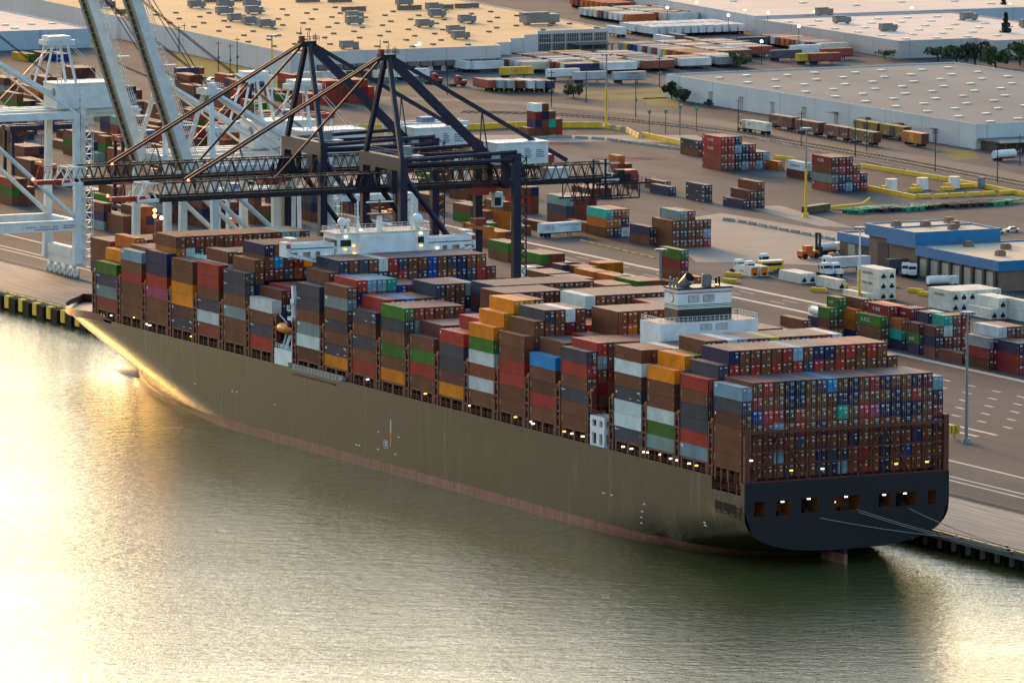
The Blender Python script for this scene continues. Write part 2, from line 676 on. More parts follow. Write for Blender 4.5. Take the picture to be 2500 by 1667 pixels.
# deck, coaming, bulb, rudder
dk = MB()
prev = None
for row in ROWS:
    y, z, b_ = row[-1]
    if prev:
        y0, z0, b0 = prev
        dk.quad((XC - b0 + .02, y0, z0 - .6), (XC + b0 - .02, y0, z0 - .6), (XC + b_ - .02, y, z - .6), (XC - b_ + .02, y, z - .6), 0)
    prev = (y, z, b_)
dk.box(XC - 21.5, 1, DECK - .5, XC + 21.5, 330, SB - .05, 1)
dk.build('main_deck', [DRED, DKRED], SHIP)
bb = MB(); bb.ball((XC, 359, -1.2), 1, rx=3.2, ry=14.5, rz=3.4, k=20, l=14)
bb.build('bulbous_bow', MHULL, SHIP, smooth=True)
ru = MB(); ru.prism([(XC - .35, -1.6), (XC + .35, -1.6), (XC + .7, 4), (XC + .4, 8.2), (XC - .4, 8.2), (XC - .7, 4)], -3, 3.4)
ru.build('rudder', MHULL, SHIP)
# bulwark at the bow
bw = MB()
prev = None
for row in ROWS[30:]:
    y, z, b_ = row[-1]
    if y < 318: continue
    if prev:
        y0, z0, b0 = prev
        hh0 = 1.3 * min(1, max(0, (y0 - 318) / 12)); hh1 = 1.3 * min(1, max(0, (y - 318) / 12))
        for sg in (-1, 1):
            bw.quad((XC + sg * b0, y0, z0 - .6), (XC + sg * b_, y, z - .6), (XC + sg * b_, y, z + hh1), (XC + sg * b0, y0, z0 + hh0))
    prev = (y, z, b_)
bw.build('bow_bulwark', DRED, SHIP, smooth=True)
bm = MB()
bm.tube((XC, 381, 15.5), (XC, 381, 25.5), .35, .2); bm.box(XC - 2, 380.6, 20, XC + 2, 381.4, 20.3); bm.box(XC - 1.2, 380.7, 22.6, XC + 1.2, 381.3, 22.9)
for sx in (-1, 1):
    bm.bar((XC + sx * 3, 376, 15.3), (XC, 381, 21), .25)
    bm.box(XC + sx * 6 - 1.3, 366, 15.2, XC + sx * 6 + 1.3, 369.5, 17.2)
bm.box(XC - 13, 352, 15.8, XC + 13, 352.4, 19.5)
bm.build('foremast', DRED, SHIP)

# hull marks: load line post, draught figures, ladder marks
hm = MB()
x = -.33
p = onx(954, 1024, x); q = onx(954, 1056, x); e = onx(954, 1089, x)
hm.quad((x, p.y + .22, q.z), (x, p.y - .22, q.z), (x, p.y - .22, p.z), (x, p.y + .22, p.z), 0)
hm.quad((x, p.y + .22, e.z), (x, p.y - .22, e.z), (x, p.y - .22, q.z), (x, p.y + .22, q.z), 1)
a = onx(937, 1073, x); b_ = onx(947, 1095, x)
for (u0, v0, u1, v1) in ((0, 0, 1, .07), (0, .93, 1, 1), (0, 0, .09, 1), (.91, 0, 1, 1), (.3, .25, .7, .45), (.3, .55, .7, .8)):
    Y = lambda t: a.y + (b_.y - a.y) * t
    Z = lambda t: b_.z + (a.z - b_.z) * t
    hm.quad((x, Y(u0), Z(v0)), (x, Y(u1), Z(v0)), (x, Y(u1), Z(v1)), (x, Y(u0), Z(v1)), 0)
for px, py in ((924, 1054), (973, 1067), (870, 1085), (877, 1087), (923, 1096), (965, 1108), (1473, 1203), (1493, 1208), (1573, 1230), (1568, 1248), (1566, 1262), (1566, 1276), (1720, 1275), (1722, 1282), (476, 937), (567, 955), (578, 957), (670, 987)):
    c_ = onx(px, py, x)
    hm.quad((x, c_.y + .5, c_.z - .12), (x, c_.y - .5, c_.z - .12), (x, c_.y - .5, c_.z + .12), (x, c_.y + .5, c_.z + .12), 0)
hm.build('hull_marking', [WHT, ORNG], SHIP)
# side openings near the stern
so_ = MB()
for zx0, zx1, zy0, zy1 in ((92, 155, 505, 605), (165, 210, 525, 622), (217, 278, 540, 645), (286, 322, 575, 615)):
    a = onx(1720 + zx0 * .2764, 1080 + zy0 * .2764, -.34); b_ = onx(1720 + zx1 * .2764, 1080 + zy1 * .2764, -.34)
    zt, zb = a.z, a.z - (zy1 - zy0) * .2764 / 11.4
    so_.box(-.36, b_.y, zb, .5, a.y, zt, 0)
    so_.box(-.40, b_.y + .3, zb + .2, -.37, a.y - .3, zb + .6, 1)
so_.build('side_opening', [DARK, paint('recess_ochre', (.13, .045, .012), .7, .3)], SHIP)

# ------------------------------------------------------------------ bays, lashing bridges
PITCH = 14.826


def bayY(b):
    return (b - 1) * PITCH + (10.087 if b >= 5 else 0) + (10.786 if b >= 15 else 0)


CL, CWD, CP = 12.19, 2.44, 2.52


def lash_bridge(h):
    m = MB()
    W = 2.1
    for x in (-.05, 19 * CP - 1.15):
        m.box(x, -W / 2, DECK - .3, x + 1.2, -W / 2 + .45, SB + h)
        m.box(x, W / 2 - .45, DECK - .3, x + 1.2, W / 2, SB + h)
        for z in (SB - .9, SB + 2.6, SB + 5.5, SB + h - .35):
            if z <= SB + h: m.box(x + .05, -W / 2 + .45, z, x + 1.15, W / 2 - .45, z + .5)
        for z in (SB + 1.1, SB + 4.2, SB + 7.2):
            if z + .9 < SB + h: m.box(x + .12, -.28, z, x + 1.0, .28, z + .9)
        m.box(x + .2, -W / 2, DECK - .3, x + .9, W / 2, SB - 1.2)
    for z in (SB - .3, SB + 2.6, SB + 5.5):
        if z < SB + h: m.box(1.15, -W / 2 + .3, z, 19 * CP - 1.15, W / 2 - .3, z + .22)
    for k in range(1, 19):
        m.box(k * CP - .12, -W / 2 + .25, DECK, k * CP + .12, -W / 2 + .5, SB + h - 1.0)
        m.box(k * CP - .12, W / 2 - .5, DECK, k * CP + .12, W / 2 - .25, SB + h - 1.0)
    return m.mesh('lashing_bridge', [DRED])


LBM = lash_bridge(8.6)
PED = MB()
for yy in (0.5, 6.0, 11.5):
    PED.box(.05, yy - .35, DECK - .6, .75, yy + .35, SB - .02)
    PED.box(19 * CP - .75, yy - .35, DECK - .6, 19 * CP - .05, yy + .35, SB - .02)
for yy in (3.0, 8.8):
    PED.box(.1, yy - .12, DECK - .6, .35, yy + .12, SB - .8)
PED.box(.1, 0, DECK + .9, .2, CL, DECK + 1.0); PED.box(.1, 0, DECK + .35, .2, CL, DECK + .43)
PED.box(.05, 0, SB - .45, 1.0, CL, SB - .05)
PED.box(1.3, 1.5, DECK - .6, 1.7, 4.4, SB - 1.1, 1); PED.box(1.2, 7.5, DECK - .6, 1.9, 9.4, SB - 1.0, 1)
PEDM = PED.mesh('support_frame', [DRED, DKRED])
for b in range(1, 22):
    put('support_frame', PEDM, SHIP, (0, bayY(b), 0))
BR = [b for b in range(1, 23)]
TOPL = MB(); TOPL.tube((.5, 0, 0), (.5, 0, .75), .42, .35, 10)
TOPM = TOPL.mesh('mast_light', [ORNG])
for b in range(2, 23):
    if b in (5, 15):
        ylist = [bayY(b) - 1.35, bayY(b - 1) + CL + 1.35]
    else:
        ylist = [bayY(b) - 1.32]
    for y in ylist:
        put('lashing_bridge', LBM, SHIP, (0, y, 0))
        put('mast_light', TOPM, SHIP, (.05, y, SB + 8.6))
for px, py in ((1297, 1029), (1301, 1034), (1377, 1053), (1396, 1058), (1422, 1065), (1521, 1090), (1541, 1095), (1572, 1103), (1582, 1104), (1612, 1109), (1637, 1119), (1653, 1123), (1682, 1131), (1700, 1136), (359, 791), (365, 794), (328, 775), (467, 821), (272, 770), (897, 926), (1038, 961), (1147, 990), (1258, 1018)):
    c_ = onx(px, py, .0)
    put('deck_lamp', LMESH if rnd.random() < .6 else LMESHY, SHIP, (.05, c_.y, c_.z))

# frame across the stern, in front of the aftermost stack
af = MB()
ya, zt_ = -1.5, SB + 8.2
for z, hh in ((zt_, .7), (zt_ - 4.4, .3), (zt_ - 7.0, .25), (DECK + .2, .3)):
    af.box(-.2, ya - .3, z - hh, 19 * CP + .3, ya + .3, z)
af.box(-.2, ya - .45, DECK - 2.5, 1.0, ya + .45, zt_ + .1)
af.box(19 * CP - .9, ya - .45, DECK - .5, 19 * CP + .3, ya + .45, zt_ + 1.2)
for k in range(1, 19):
    af.box(k * CP - .10, ya - .2, DECK, k * CP + .10, ya + .2, zt_ - (.6 if k % 2 else .6))
for x0 in (8.2, 32.5):
    af.bar((x0, ya - .25, zt_ - .5), (x0 - 6.2, ya - .25, DECK), .55, .3)
    af.bar((x0, ya - .25, zt_ - .5), (x0 + 6.6, ya - .25, DECK), .55, .3)
af.build('stern_frame', DRED, SHIP)
for px, py, k in ((1834, 1124, 0), (1932, 1148, 1), (2008, 1144, 0), (2188, 1132, 1), (2263, 1127, 1)):
    c_ = ony(px, py, ya - .5); put('deck_lamp', LMESHY if k else LMESH, SHIP, tuple(c_))
sw = MB()
sw.box(2.2, -1.6, 14.8, 2.6, 12.4, SB); sw.box(46.0, -1.6, 14.8, 46.4, 12.4, SB); sw.box(0, 12.3, 14.8, 48.3, 12.6, DECK - .7)
for y in (2.5, 6, 9.5): sw.box(.4, y, 14.8, .8, y + .4, SB); sw.box(1.2, y + .8, 14.9, 2.0, y + 1.8, 16.4)
for k in (0, 1): sw.box(.05, 0, 16.2 + k * .55, .12, 12.2, 16.28 + k * .55)
sw.build('quarter_deck', [DRED], SHIP)
# port quarter: notch in the bulwark shows the lower deck
# ------------------------------------------------------------------ containers
PAL = {
    'n': ('brown', (.150, .047, .024)), 'm': ('maroon', (.100, .028, .024)), 'r': ('red', (.330, .026, .020)), 'R': ('dark red', (.180, .012, .014)),
    'k': ('rust red', (.240, .042, .024)), 's': ('slate', (.040, .043, .062)), 'v': ('navy', (.018, .020, .062)), 'o': ('orange', (.680, .190, .004)),
    'O': ('burnt orange', (.430, .105, .008)), 'g': ('green', (.028, .125, .012)), 'w': ('white', (.540, .580, .540)), 'e': ('grey green', (.165, .225, .205)),
    'l': ('light blue', (.175, .270, .340)), 'b': ('bright blue', (.006, .190, .440)), 'B': ('royal blue', (.014, .045, .210)), 't': ('teal', (.010, .290, .210)),
    'p': ('pink', (.290, .045, .085)), 'd': ('dark brown', (.075, .019, .010)), 'q': ('pale green', (.370, .540, .430)), 'y': ('yellow', (.560, .300, .010)),
    'c': ('cream', (.640, .590, .430)), 'G': ('grey', (.230, .240, .235)),
}


def cont_mat(name, attr):
    m, nt, b = new_mat(name)
    if attr:
        a = N(nt, 'Attribute'); a.attribute_name = 'paint'; base = a.outputs['Color']
    else:
        base = N(nt, 'ObjectInfo').outputs['Color']
    pat = wnoise(nt, .22, 4); st = wnoise(nt, 1.6, 3, (1, 1, .10)); fn = wnoise(nt, 2.2, 3)
    c = mixc(nt, 1.0, base, mixc(nt, ramp(nt, pat, .3, .7), (1.12, 1.12, 1.12), (.76, .75, .74)), 'MULTIPLY')
    c = mixc(nt, mathn(nt, 'MULTIPLY', ramp(nt, st, .56, .78), .28), c, (.07, .032, .018))
    gm = N(nt, 'NewGeometry'); sp = N(nt, 'SeparateXYZ'); nt.links.new(gm.outputs['Normal'], sp.inputs[0])
    up = mathn(nt, 'GREATER_THAN', sp.outputs[2], .7)          # roofs carry dust and chalking
    c = mixc(nt, mathn(nt, 'MULTIPLY', up, mathn(nt, 'ADD', .10, mathn(nt, 'MULTIPLY', fn, .30))), c, (.34, .27, .21))
    nt.links.new(c, b.inputs['Base Color'])
    b.inputs['Roughness'].default_value = .62; b.inputs['Specular IOR Level'].default_value = .10
    return m


CM = cont_mat('container_paint', False); CMA = cont_mat('container_stack_paint', True)
MW = paint('mark_white', (.66, .66, .62), .5, 0); MY = paint('mark_yellow', (.70, .45, .03), .5, 0); MK = paint('gasket_dark', (.022, .018, .016), .8, 0)
ROD = paint('lock_rod', (.26, .20, .17), .45, 0)


def add_cont(m, L, H, W=CWD, o=(0, 0, 0), detail=True):
    """container box with its frame: corner posts and rails stand proud of the inset panels"""
    x0, y0, z0 = o[0], o[1], o[2]
    if not detail:
        m.box(x0, y0, z0, x0 + W, y0 + L, z0 + H); return
    i = .05
    m.box(x0 + i, y0 + i, z0 + .04, x0 + W - i, y0 + L - i, z0 + H - .03)
    for xx in (x0, x0 + W - .16):
        for yy in (y0, y0 + L - .16):
            m.box(xx, yy, z0, xx + .16, yy + .16, z0 + H)
        m.box(xx, y0 + .16, z0 + H - .12, xx + .16, y0 + L - .16, z0 + H - .005)
        m.box(xx, y0 + .16, z0 + .01, xx + .16, y0 + L - .16, z0 + .16)
    for yy in (y0, y0 + L - .16):
        m.box(x0 + .16, yy, z0 + H - .12, x0 + W - .16, yy + .16, z0 + H - .005)
        m.box(x0 + .16, yy, z0 + .01, x0 + W - .16, yy + .16, z0 + .16)


def marks(m, kind, L, H, W=CWD):
    x = .03
    def r(y0, z0, y1, z1, k=1):          # y measured from the forward end
        m.quad((x, L - y0, z0), (x, L - y1, z0), (x, L - y1, z1), (x, L - y0, z1), k)
    if kind == 1:                        # code down the forward edge
        for j in range(6): r(.45, H - .75 - j * .2, .62, H - .62 - j * .2)
    elif kind == 2:                      # small line logo up forward
        r(.4, H - .85, .75, H - .35); r(.9, H - .72, 2.0, H - .55)
    elif kind == 3:
        r(.5, H - .65, 1.6, H - .35, 2)
    elif kind == 4:                      # mark and number groups
        r(.5, H - 1.5, 1.3, H - 1.1); r(10.2, H - .75, 11.5, H - .5); r(10.9, H - 1.0, 11.2, H - .75); r(6.6, H - 2.3, 7.6, H - 2.15); r(10.3, H - 2.2, 11.5, H - 2.05)
    elif kind == 5:
        r(.5, H - 1.0, 1.0, H - .4)
    elif kind == 6:
        r(.5, H - .9, 1.5, H - .35); r(.8, H - .35, 1.2, H - .25)
    if kind:
        r(11.65, .35, 11.75, .6, 2); r(11.6, H * .5, 11.7, H * .5 + .4)


BODY, DOOR = {}, {}


def body(L, H, kind=0):
    k = (L, round(H, 2), kind)
    if k not in BODY:
        m = MB(); add_cont(m, L, H); 
        if L > 10: marks(m, kind, L, H)
        BODY[k] = m.mesh('container_body', [CM, MW, MY])
    return BODY[k]


def door(H, kind):
    k = (round(H, 2), kind)
    if k not in DOOR:
        m = MB(); W = CWD
        m.box(.2, -.02, .2, W / 2 - .03, .06, H - .16, 0); m.box(W / 2 + .03, -.02, .2, W - .2, .06, H - .16, 0)
        m.box(W / 2 - .03, -.005, .2, W / 2 + .03, .05, H - .16, 4)
        for x in (.45, .92, 1.52, 1.99):
            m.box(x - .035, -.07, .12, x + .035, -.02, H - .1, 3)
            m.box(x - .05, -.1, .95, x + .28, -.05, 1.06, 3)
        def r(x0, z0, x1, z1, c): m.quad((x0, -.075, z0), (x1, -.075, z0), (x1, -.075, z1), (x0, -.075, z1), c)
        r(1.35, H - .62, 2.15, H - .48, 1); r(1.45, H - .95, 2.1, H - .86, 1)
        if kind in (1, 3): r(1.7, H - 1.75, 2.05, H - 1.35, 1)
        if kind in (1, 2): r(.3, H - 1.35, .62, H - 1.02, 2); r(.36, H - 1.7, .5, H - 1.35, 2)
        if kind == 2: r(1.55, .45, 1.85, .75, 2)
        if kind == 3: r(.35, H - .8, .9, H - .45, 1)
        if kind == 4: r(1.75, .4, 2.1, .85, 2); r(1.5, H - 1.5, 2.1, H - 1.2, 1)
        if kind == 5: r(.35, H - .7, .95, H - .42, 1); r(1.4, .9, 2.0, 1.02, 1)
        DOOR[k] = m.mesh('container_door', [CM, MW, MY, ROD, MK])
    return DOOR[k]


STUFF = MB()
NCONT = [0]
ORD = ['', 'first', 'second', 'third', 'fourth', 'fifth', 'sixth', 'seventh', 'eighth', 'ninth', 'tenth', 'eleventh', 'twelfth', 'thirteenth', 'fourteenth', 'fifteenth', 'sixteenth', 'seventeenth', 'eighteenth', 'nineteenth', 'twentieth', 'twenty-first', 'twenty-second', 'twenty-third', 'twenty-fourth']


def shade(ch):
    c = PAL[ch][1]
    f = rnd.uniform(.86, 1.14)
    return tuple(min(.9, x * f * rnd.uniform(.96, 1.04)) for x in c)


def cont(ch, loc, L, H, label, group, kind=0, dk=None, name='shipping_container', cat='container'):
    o = put(name, body(L, H, kind), None, loc)
    tag(o, label, cat, group)
    c = shade(ch); o.color = c + (1,)
    if dk is not None:
        d = put('door', door(H, dk), o); d.color = tuple(x * .98 for x in c) + (1,)
    NCONT[0] += 1
    return o


def stuff(ch, loc, L, H, door_=False):
    c = shade(ch); STUFF.col = c
    add_cont(STUFF, L, H, CWD, loc, False)
    if not door_: return
    x, y, z = loc
    STUFF.col = tuple(v * .35 for v in c)
    q = lambda a, b_, c_, d, dy: STUFF.quad((x + a, y - dy, z + b_), (x + c_, y - dy, z + b_), (x + c_, y - dy, z + d), (x + a, y - dy, z + d))
    q(1.19, .15, 1.25, H - .12, .02); q(.02, 0, .10, H, .02); q(CWD - .10, 0, CWD - .02, H, .02)
    STUFF.col = tuple(min(.5, v * 1.5 + .05) for v in c)
    for a in (.42, .90, 1.50, 1.97): q(a, .1, a + .08, H - .1, .03)
    STUFF.col = (.62, .62, .58)
    q(1.4, H - .65, 2.1, H - .48, .04)
    k = rnd.random()
    if k < .5: q(1.6, H - 1.5, 2.0, H - 1.1, .04)
    if k > .6: q(.35, H - .8, .8, H - .5, .04)
    STUFF.col = (.65, .40, .03)
    if k < .45: q(.3, H - 1.5, .62, H - 1.1, .04)
    if k > .55: q(1.6, .45, 1.95, .85, .04)


PORT = {21: 'rees'[:0] + 'kesg', 20: 'nnnrnl', 19: 'nnpksv'[:3] + 'rvv', 18: 'smoonn', 17: 'kwsnrr', 16: 'nnensss'[:4] + 'ss', 15: 'rsnw', 14: 'mwenss', 13: 'osnsnen', 12: 'rnsns', 11: 'ongnsg', 10: 'nrgn', 9: 'omssr', 8: 'nwkwgo', 7: 'nnrrnn', 6: 'nrmnb', 5: 'nnsnrs', 4: 'swwsnwn', 3: 'egwnno', 2: 'lrssnr', 1: 'nnnmsl'}
PH = {21: 2.86, 20: 2.64, 19: 2.83, 18: 2.75, 17: 2.85, 16: 2.8, 15: 2.93, 14: 2.93, 13: 2.71, 12: 2.93, 11: 2.88, 10: 2.97, 9: 2.93, 8: 2.94, 7: 2.88, 6: 2.84, 5: 2.85, 4: 2.88, 3: 2.91, 2: 2.87, 1: 2.86}
PORT[21] = 'kesg'; PORT[19] = 'nnprvv'; PORT[16] = 'nnenss'
TIER = {4: ['lowest', 'second from the bottom', 'third from the bottom', 'topmost'], 5: ['lowest', 'second from the bottom', 'middle', 'second from the top', 'topmost'],
        6: ['lowest', 'second from the bottom', 'third from the bottom', 'third from the top', 'second from the top', 'topmost'],
        7: ['lowest', 'second from the bottom', 'third from the bottom', 'middle', 'third from the top', 'second from the top', 'topmost']}
LANDMARK = {1: 'at the stern corner', 4: 'just behind the white pillar house', 5: 'just ahead of the white pillar house', 14: 'just behind the lifeboat', 15: 'just ahead of the lifeboat', 21: 'nearest the bow'}
KIND = {'n': (1, 1, 1, 0), 'm': (1, 0, 5), 'r': (5, 0, 0), 'k': (5, 0), 's': (2, 4, 2, 0), 'v': (3, 3, 0), 'o': (0,), 'g': (1, 0), 'w': (0,), 'e': (6, 0), 'l': (6,), 'b': (0,), 'p': (5,)}
for b, cols in PORT.items():
    z = SB
    for k, ch in enumerate(cols):
        where = 'outer stack %s' % LANDMARK[b] if b in LANDMARK else 'outer stack, %s bay from the stern' % ORD[b]
        lab = '%s container, %s, %s' % (PAL[ch][0], TIER[len(cols)][k].replace('the ', ''), where)
        cont(ch, (0, bayY(b), z), CL, PH[b] - .02, lab, 'containers along the water side of the ship', rnd.choice(KIND.get(ch, (0,))), rnd.randint(1, 5) if (b in (1, 2, 5, 8, 11, 13, 16)) else None)
        z += PH[b]
# the stern face, row by row from the top
AFTROWS = ['nrnvvnsbnvnrvnnvRl', 'rnnvvnndvvnnnvnrnv', 'BrrdknnntnrpvvvvnR', 'nnlnrnvnnnnnnnvnnv']
for rI, row in enumerate(AFTROWS):
    for c, ch in enumerate(row):
        col = c + 1
        top = SB + 18.06 if col < 18 else SB + 17.2
        z = top - (rI + 1) * 2.86
        lab = '%s container end on the stern face, %s row, %s column from the water side' % (PAL[ch][0], ('top', 'second', 'third', 'fourth')[rI], ORD[col + 1])
        cont(ch, (col * CP, bayY(1), z), CL, 2.84, lab, 'containers across the stern face', 0, {'n': 1, 'v': 2}.get(ch, 3) if rnd.random() < .6 else rnd.randint(1, 5))
LOWER = ['nnnnsnnnnvnnsnnvnn', 'nnlnnnvssnrnvnBnnn', 'nnnsnnsvlnrnvnnnns']
DMK = MB()
for rI, row in enumerate(LOWER):
    for c, ch in enumerate(row):
        col = c + 1
        z = SB + (18.06 if col < 18 else 17.2) - (rI + 5) * 2.86
        stuff(ch, (col * CP, bayY(1), z), CL, 2.84, True)
# the other columns, bay by bay: tiers for columns 1..18
def prof(s):
    out = []
    for a in s.split():
        n, k = a.split('x') if 'x' in a else (a, 1)
        out += [float(n)] * int(k)
    return (out + [out[-1]] * 18)[:18]


PROF = {2: '7 8x15 7 6', 3: '7 7 8x13 7x2 6', 4: '7x14 6x4', 5: '6.63x4 6.6x3 7x11', 6: '6.1x3 6.3x2 8.27x7 7x6', 7: '7.1 7.9x4 6.6x3 7x4 7.9x6', 8: '7 7.93x3 7x4 8x10', 9: '5 6x3 5x4 6.2x3 7.5x7', 10: '5x2 5x4 7.2x6 6.7x6',
        11: '6x5 5x3 7.4x10', 12: '6x5 7x4 6.6x9', 13: '7.56x4 7x3 6x11', 14: '7.1 8x15 7 6', 15: '4.8 5x17', 16: '7.04 8.29x16 6', 17: '7.09 7x4 6x5 7x8', 18: '6 6.2 6x16', 19: '7.42x14 6x4', 20: '6.33x3 6x6 6.6x6 6x3', 21: '5.07 6.2 5x3 6x13', 22: '0 5.54x15 0 0'}
MIX = 'nnnnnnnnnmmrrRsssvvlegokwOnnnbB'
TOPC = {2: 'svnnnnrlnvvnrnrnnn', 3: 'ognnwlnnynnsnnwnnn', 4: 'nnwnmnrnnnnnnnnnnn', 5: 'rnnnnrnnnnnnnnnnnn', 7: 'nsnwnrrnnnnorsnnnn', 8: 'ooonnsnnwnnnnnnnnn', 9: 'nrnnnknnnnngnnnnnn', 11: 'kkknkrnnsnnnnnnnnn', 12: 'rvbnnsnneellnrnnnn', 13: 'rlltBknnnnnnvnnnnn',
        14: 'nsnsnwrsnnBnsvnnnn', 16: 'nvnnrnnnnnnnnnnnnn', 19: 'nnknnnknnnneennnnn', 21: 'oOsnnnnnsnonnnnnnn', 22: 'nnsnonnnnnsnnnnnnn', 17: 'nmnnnnnnnnnnnnnnnn', 18: 'nqnnnnnnnnnnnnnnnn', 20: 'nnnsnnnnnnnnnnnnnn', 15: 'nrnrnsnnnnnnnnnnnn', 6: 'nssrnnnnnnnnnnnnnn', 10: 'mnnnnnnnnnnnnnnnnn'}
SEC2 = 'rnrnrnrsrnrnnnnnn'
SEC14 = 'nvsnrnsBnnvsrnl'
for b, s in PROF.items():
    pf = prof(s)
    H = PH.get(b, 2.8)
    for c in range(18):
        n = pf[c]
        if n <= 0: continue
        full = int(n); z0 = SB + (n - full) * H
        col = c + 1
        for t in range(full):
            if t < full - 3: 
                if not (b in (5, 14) and t >= full - 5): continue
            topmost = t == full - 1
            ch = TOPC[b][c] if (topmost and b in TOPC) else rnd.choice(MIX)
            if b == 2 and t == full - 2 and 1 <= c <= 17: ch = SEC2[c - 1]
            if b == 14 and t == full - 2 and c >= 3: ch = SEC14[min(14, c - 3)]
            stuff(ch, (col * CP, bayY(b), z0 + t * H), CL, H - .03, t >= full - 3)
# ------------------------------------------------------------------ ship superstructure
CREAM = paint('deck_cream', (.62, .50, .36), .6, .2)
SHADE = paint('recess_grey', (.20, .19, .17), .6, .2)
# navigating bridge, on its own narrow block between two bays
br = thing('bridge_block', '', '')
for k in ('label', 'category'): del br[k]
br.parent = SHIP; br.location = (0, 0, .7)
m = MB()
m.box(16.8, 216.6, DECK - .5, 31.2, 227.0, 40); m.box(17.2, 216.7, 40, 30.8, 218.6, 47.4)
m.box(12.0, 218.6, 40, 36.0, 227.0, 43.6)
m.box(12.4, 218.62, 43.6, 35.6, 226.6, 47.6)
m.build('wall', SUPER, br)
m = MB(); m.box(11.8, 218.4, 47.6, 36.2, 227.2, 47.95)
m.build('roof', [CREAM], br)
for x0, x1 in ((12.9, 15.6), (32.9, 34.4)):
    m = MB(); m.box(x0, 218.5, 44.9, x1, 218.6, 46.4); m.build('window', GLASS, br)
m = MB(); m.box(12.3, 219.5, 44.9, 12.39, 226, 46.4); m.build('window', GLASS, br)
for sg in (-1, 1):
    m = MB()
    X = lambda d: XC + sg * d
    def bx(d0, d1, y0, y1, z0, z1, k=0):
        a, b_ = sorted((X(d0), X(d1))); m.box(a, y0, z0, b_, y1, z1, k)
    ya, yb = 219.6, 223.6
    bx(12.2, 23.6, ya, yb, 43.9, 44.6); bx(12.2, 24.4, ya, ya + .18, 44.85, 45.9); bx(12.2, 24.4, yb - .18, yb, 44.85, 45.9)
    bx(23.4, 24.4, ya, yb, 42.8, 46.0)
    bx(12.3, 24.3, ya + .3, ya + .45, 44.6, 44.85, 1)
    for d0, d1 in ((12.2, 15.8), (17.0, 18.3), (20.2, 21.6)):
        pts_ = [(X(d0), 40.6 + (d0 - 12) * .26), (X(d1), 40.6 + (d1 - 12) * .26), (X(d1), 43.9), (X(d0), 43.9)]
        for y in (ya, yb - .15):
            n_ = [(p_[0], y, p_[1]) for p_ in pts_]; n2 = [(p_[0], y + .15, p_[1]) for p_ in pts_]
            m.poly(n_); m.poly(n2[::-1])
            for i in range(4): m.quad(n_[i], n2[i], n2[(i + 1) % 4], n_[(i + 1) % 4])
    m.bar((X(12.2), ya + .3, 40.6), (X(24.0), ya + .3, 43.5), .6, .7); m.bar((X(12.2), yb - .3, 40.6), (X(24.0), yb - .3, 43.5), .6, .7)
    bx(12.2, 23.4, ya + 1.2, ya + 1.4, 42.2, 43.9, 2)
    bx(23.2, 24.6, ya + .6, yb - .6, 46.0, 46.25); bx(21.6, 23.6, ya + .2, yb - .2, 47.0, 47.2); bx(22.4, 22.7, ya + 1.8, ya + 2.1, 45.9, 47.0)
    m.build('bridge_wing', [SUPER, GLASS, CREAM], br)
    m = MB(); m.tube((X(23.9) , ya - .12, 45.4), (X(23.9), ya - .02, 45.4), .55, k=12); m.build('lifebuoy', [paint('lifebuoy_red', (.5, .06, .04), .5, 0)], br)
m = MB()
for x in [12.2 + i * 1.58 for i in range(16)]:
    m.bar((x, 218.7, 47.95), (x, 218.7, 49.0), .08); m.bar((x, 226.9, 47.95), (x, 226.9, 49.0), .08)
for z in (48.45, 49.0):
    m.bar((12, 218.7, z), (36, 218.7, z), .07); m.bar((12, 226.9, z), (36, 226.9, z), .07); m.bar((12, 218.7, z), (12, 226.9, z), .07); m.bar((36, 218.7, z), (36, 226.9, z), .07)
m.build('roof_rail', SUPER, br)
m = MB()
m.tube((24.6, 222, 47.9), (24.6, 222, 52), .75, .6, 10); m.box(21.8, 220.8, 51.6, 27.4, 223.2, 51.9, 1); m.tube((24.6, 222, 52), (24.6, 222, 55.2), .4, .2, 8, 1)
m.box(21.2, 221.9, 54.4, 28.2, 222.1, 54.7); m.box(23.4, 221.6, 53, 25.8, 222.4, 53.25, 1)
for x in (21.9, 23.2, 26, 27.3): m.bar((x, 220.9, 51.9), (x, 220.9, 52.9), .08, m=1)
m.build('radar_mast', [SUPER, DRED], br)
for x in (18.1, 32.2):
    m = MB()
    m.tube((x + .4, 221, 47.9), (x + .4, 221, 55), .28, .2, 8); m.bar((x + .4, 221, 51), (x + 1.3, 221, 47.9), .25); m.bar((x - .3, 221, 47.9), (x - .3, 221, 54.6), .1)
    for i in range(7): m.bar((x - .3, 221, 48.6 + i * .95), (x + .4, 221, 48.6 + i * .95), .1)
    m.build('signal_mast', SUPER, br)
for x, r_, z in ((14.7, 1.05, 50.3), (16.3, .55, 50.5), (34.1, 1.4, 50.1)):
    m = MB(); m.ball((x, 221.5, z), r_, k=14, l=10); m.tube((x, 221.5, 47.9), (x, 221.5, z - r_ * .6), r_ * .42, k=8); m.build('radome', SUPER, br, smooth=True)
for x, y, z, M_ in ((14.0, 218.2, 44.3, LMESHY), (16.4, 218.2, 43.2, LMESHY), (16.2, 218.3, 45.0, LMESHY), (33.6, 218.3, 44.3, LMESHY), (14.2, 218.3, 47.2, LMESH), (33.5, 218.3, 47.2, LMESH), (18, 218.4, 48.6, LMESH), (9.6, 219.3, 42.6, LMESH), (38.3, 219.3, 43.4, LMESH)):
    put('lamp', M_, br, (x, y, z))

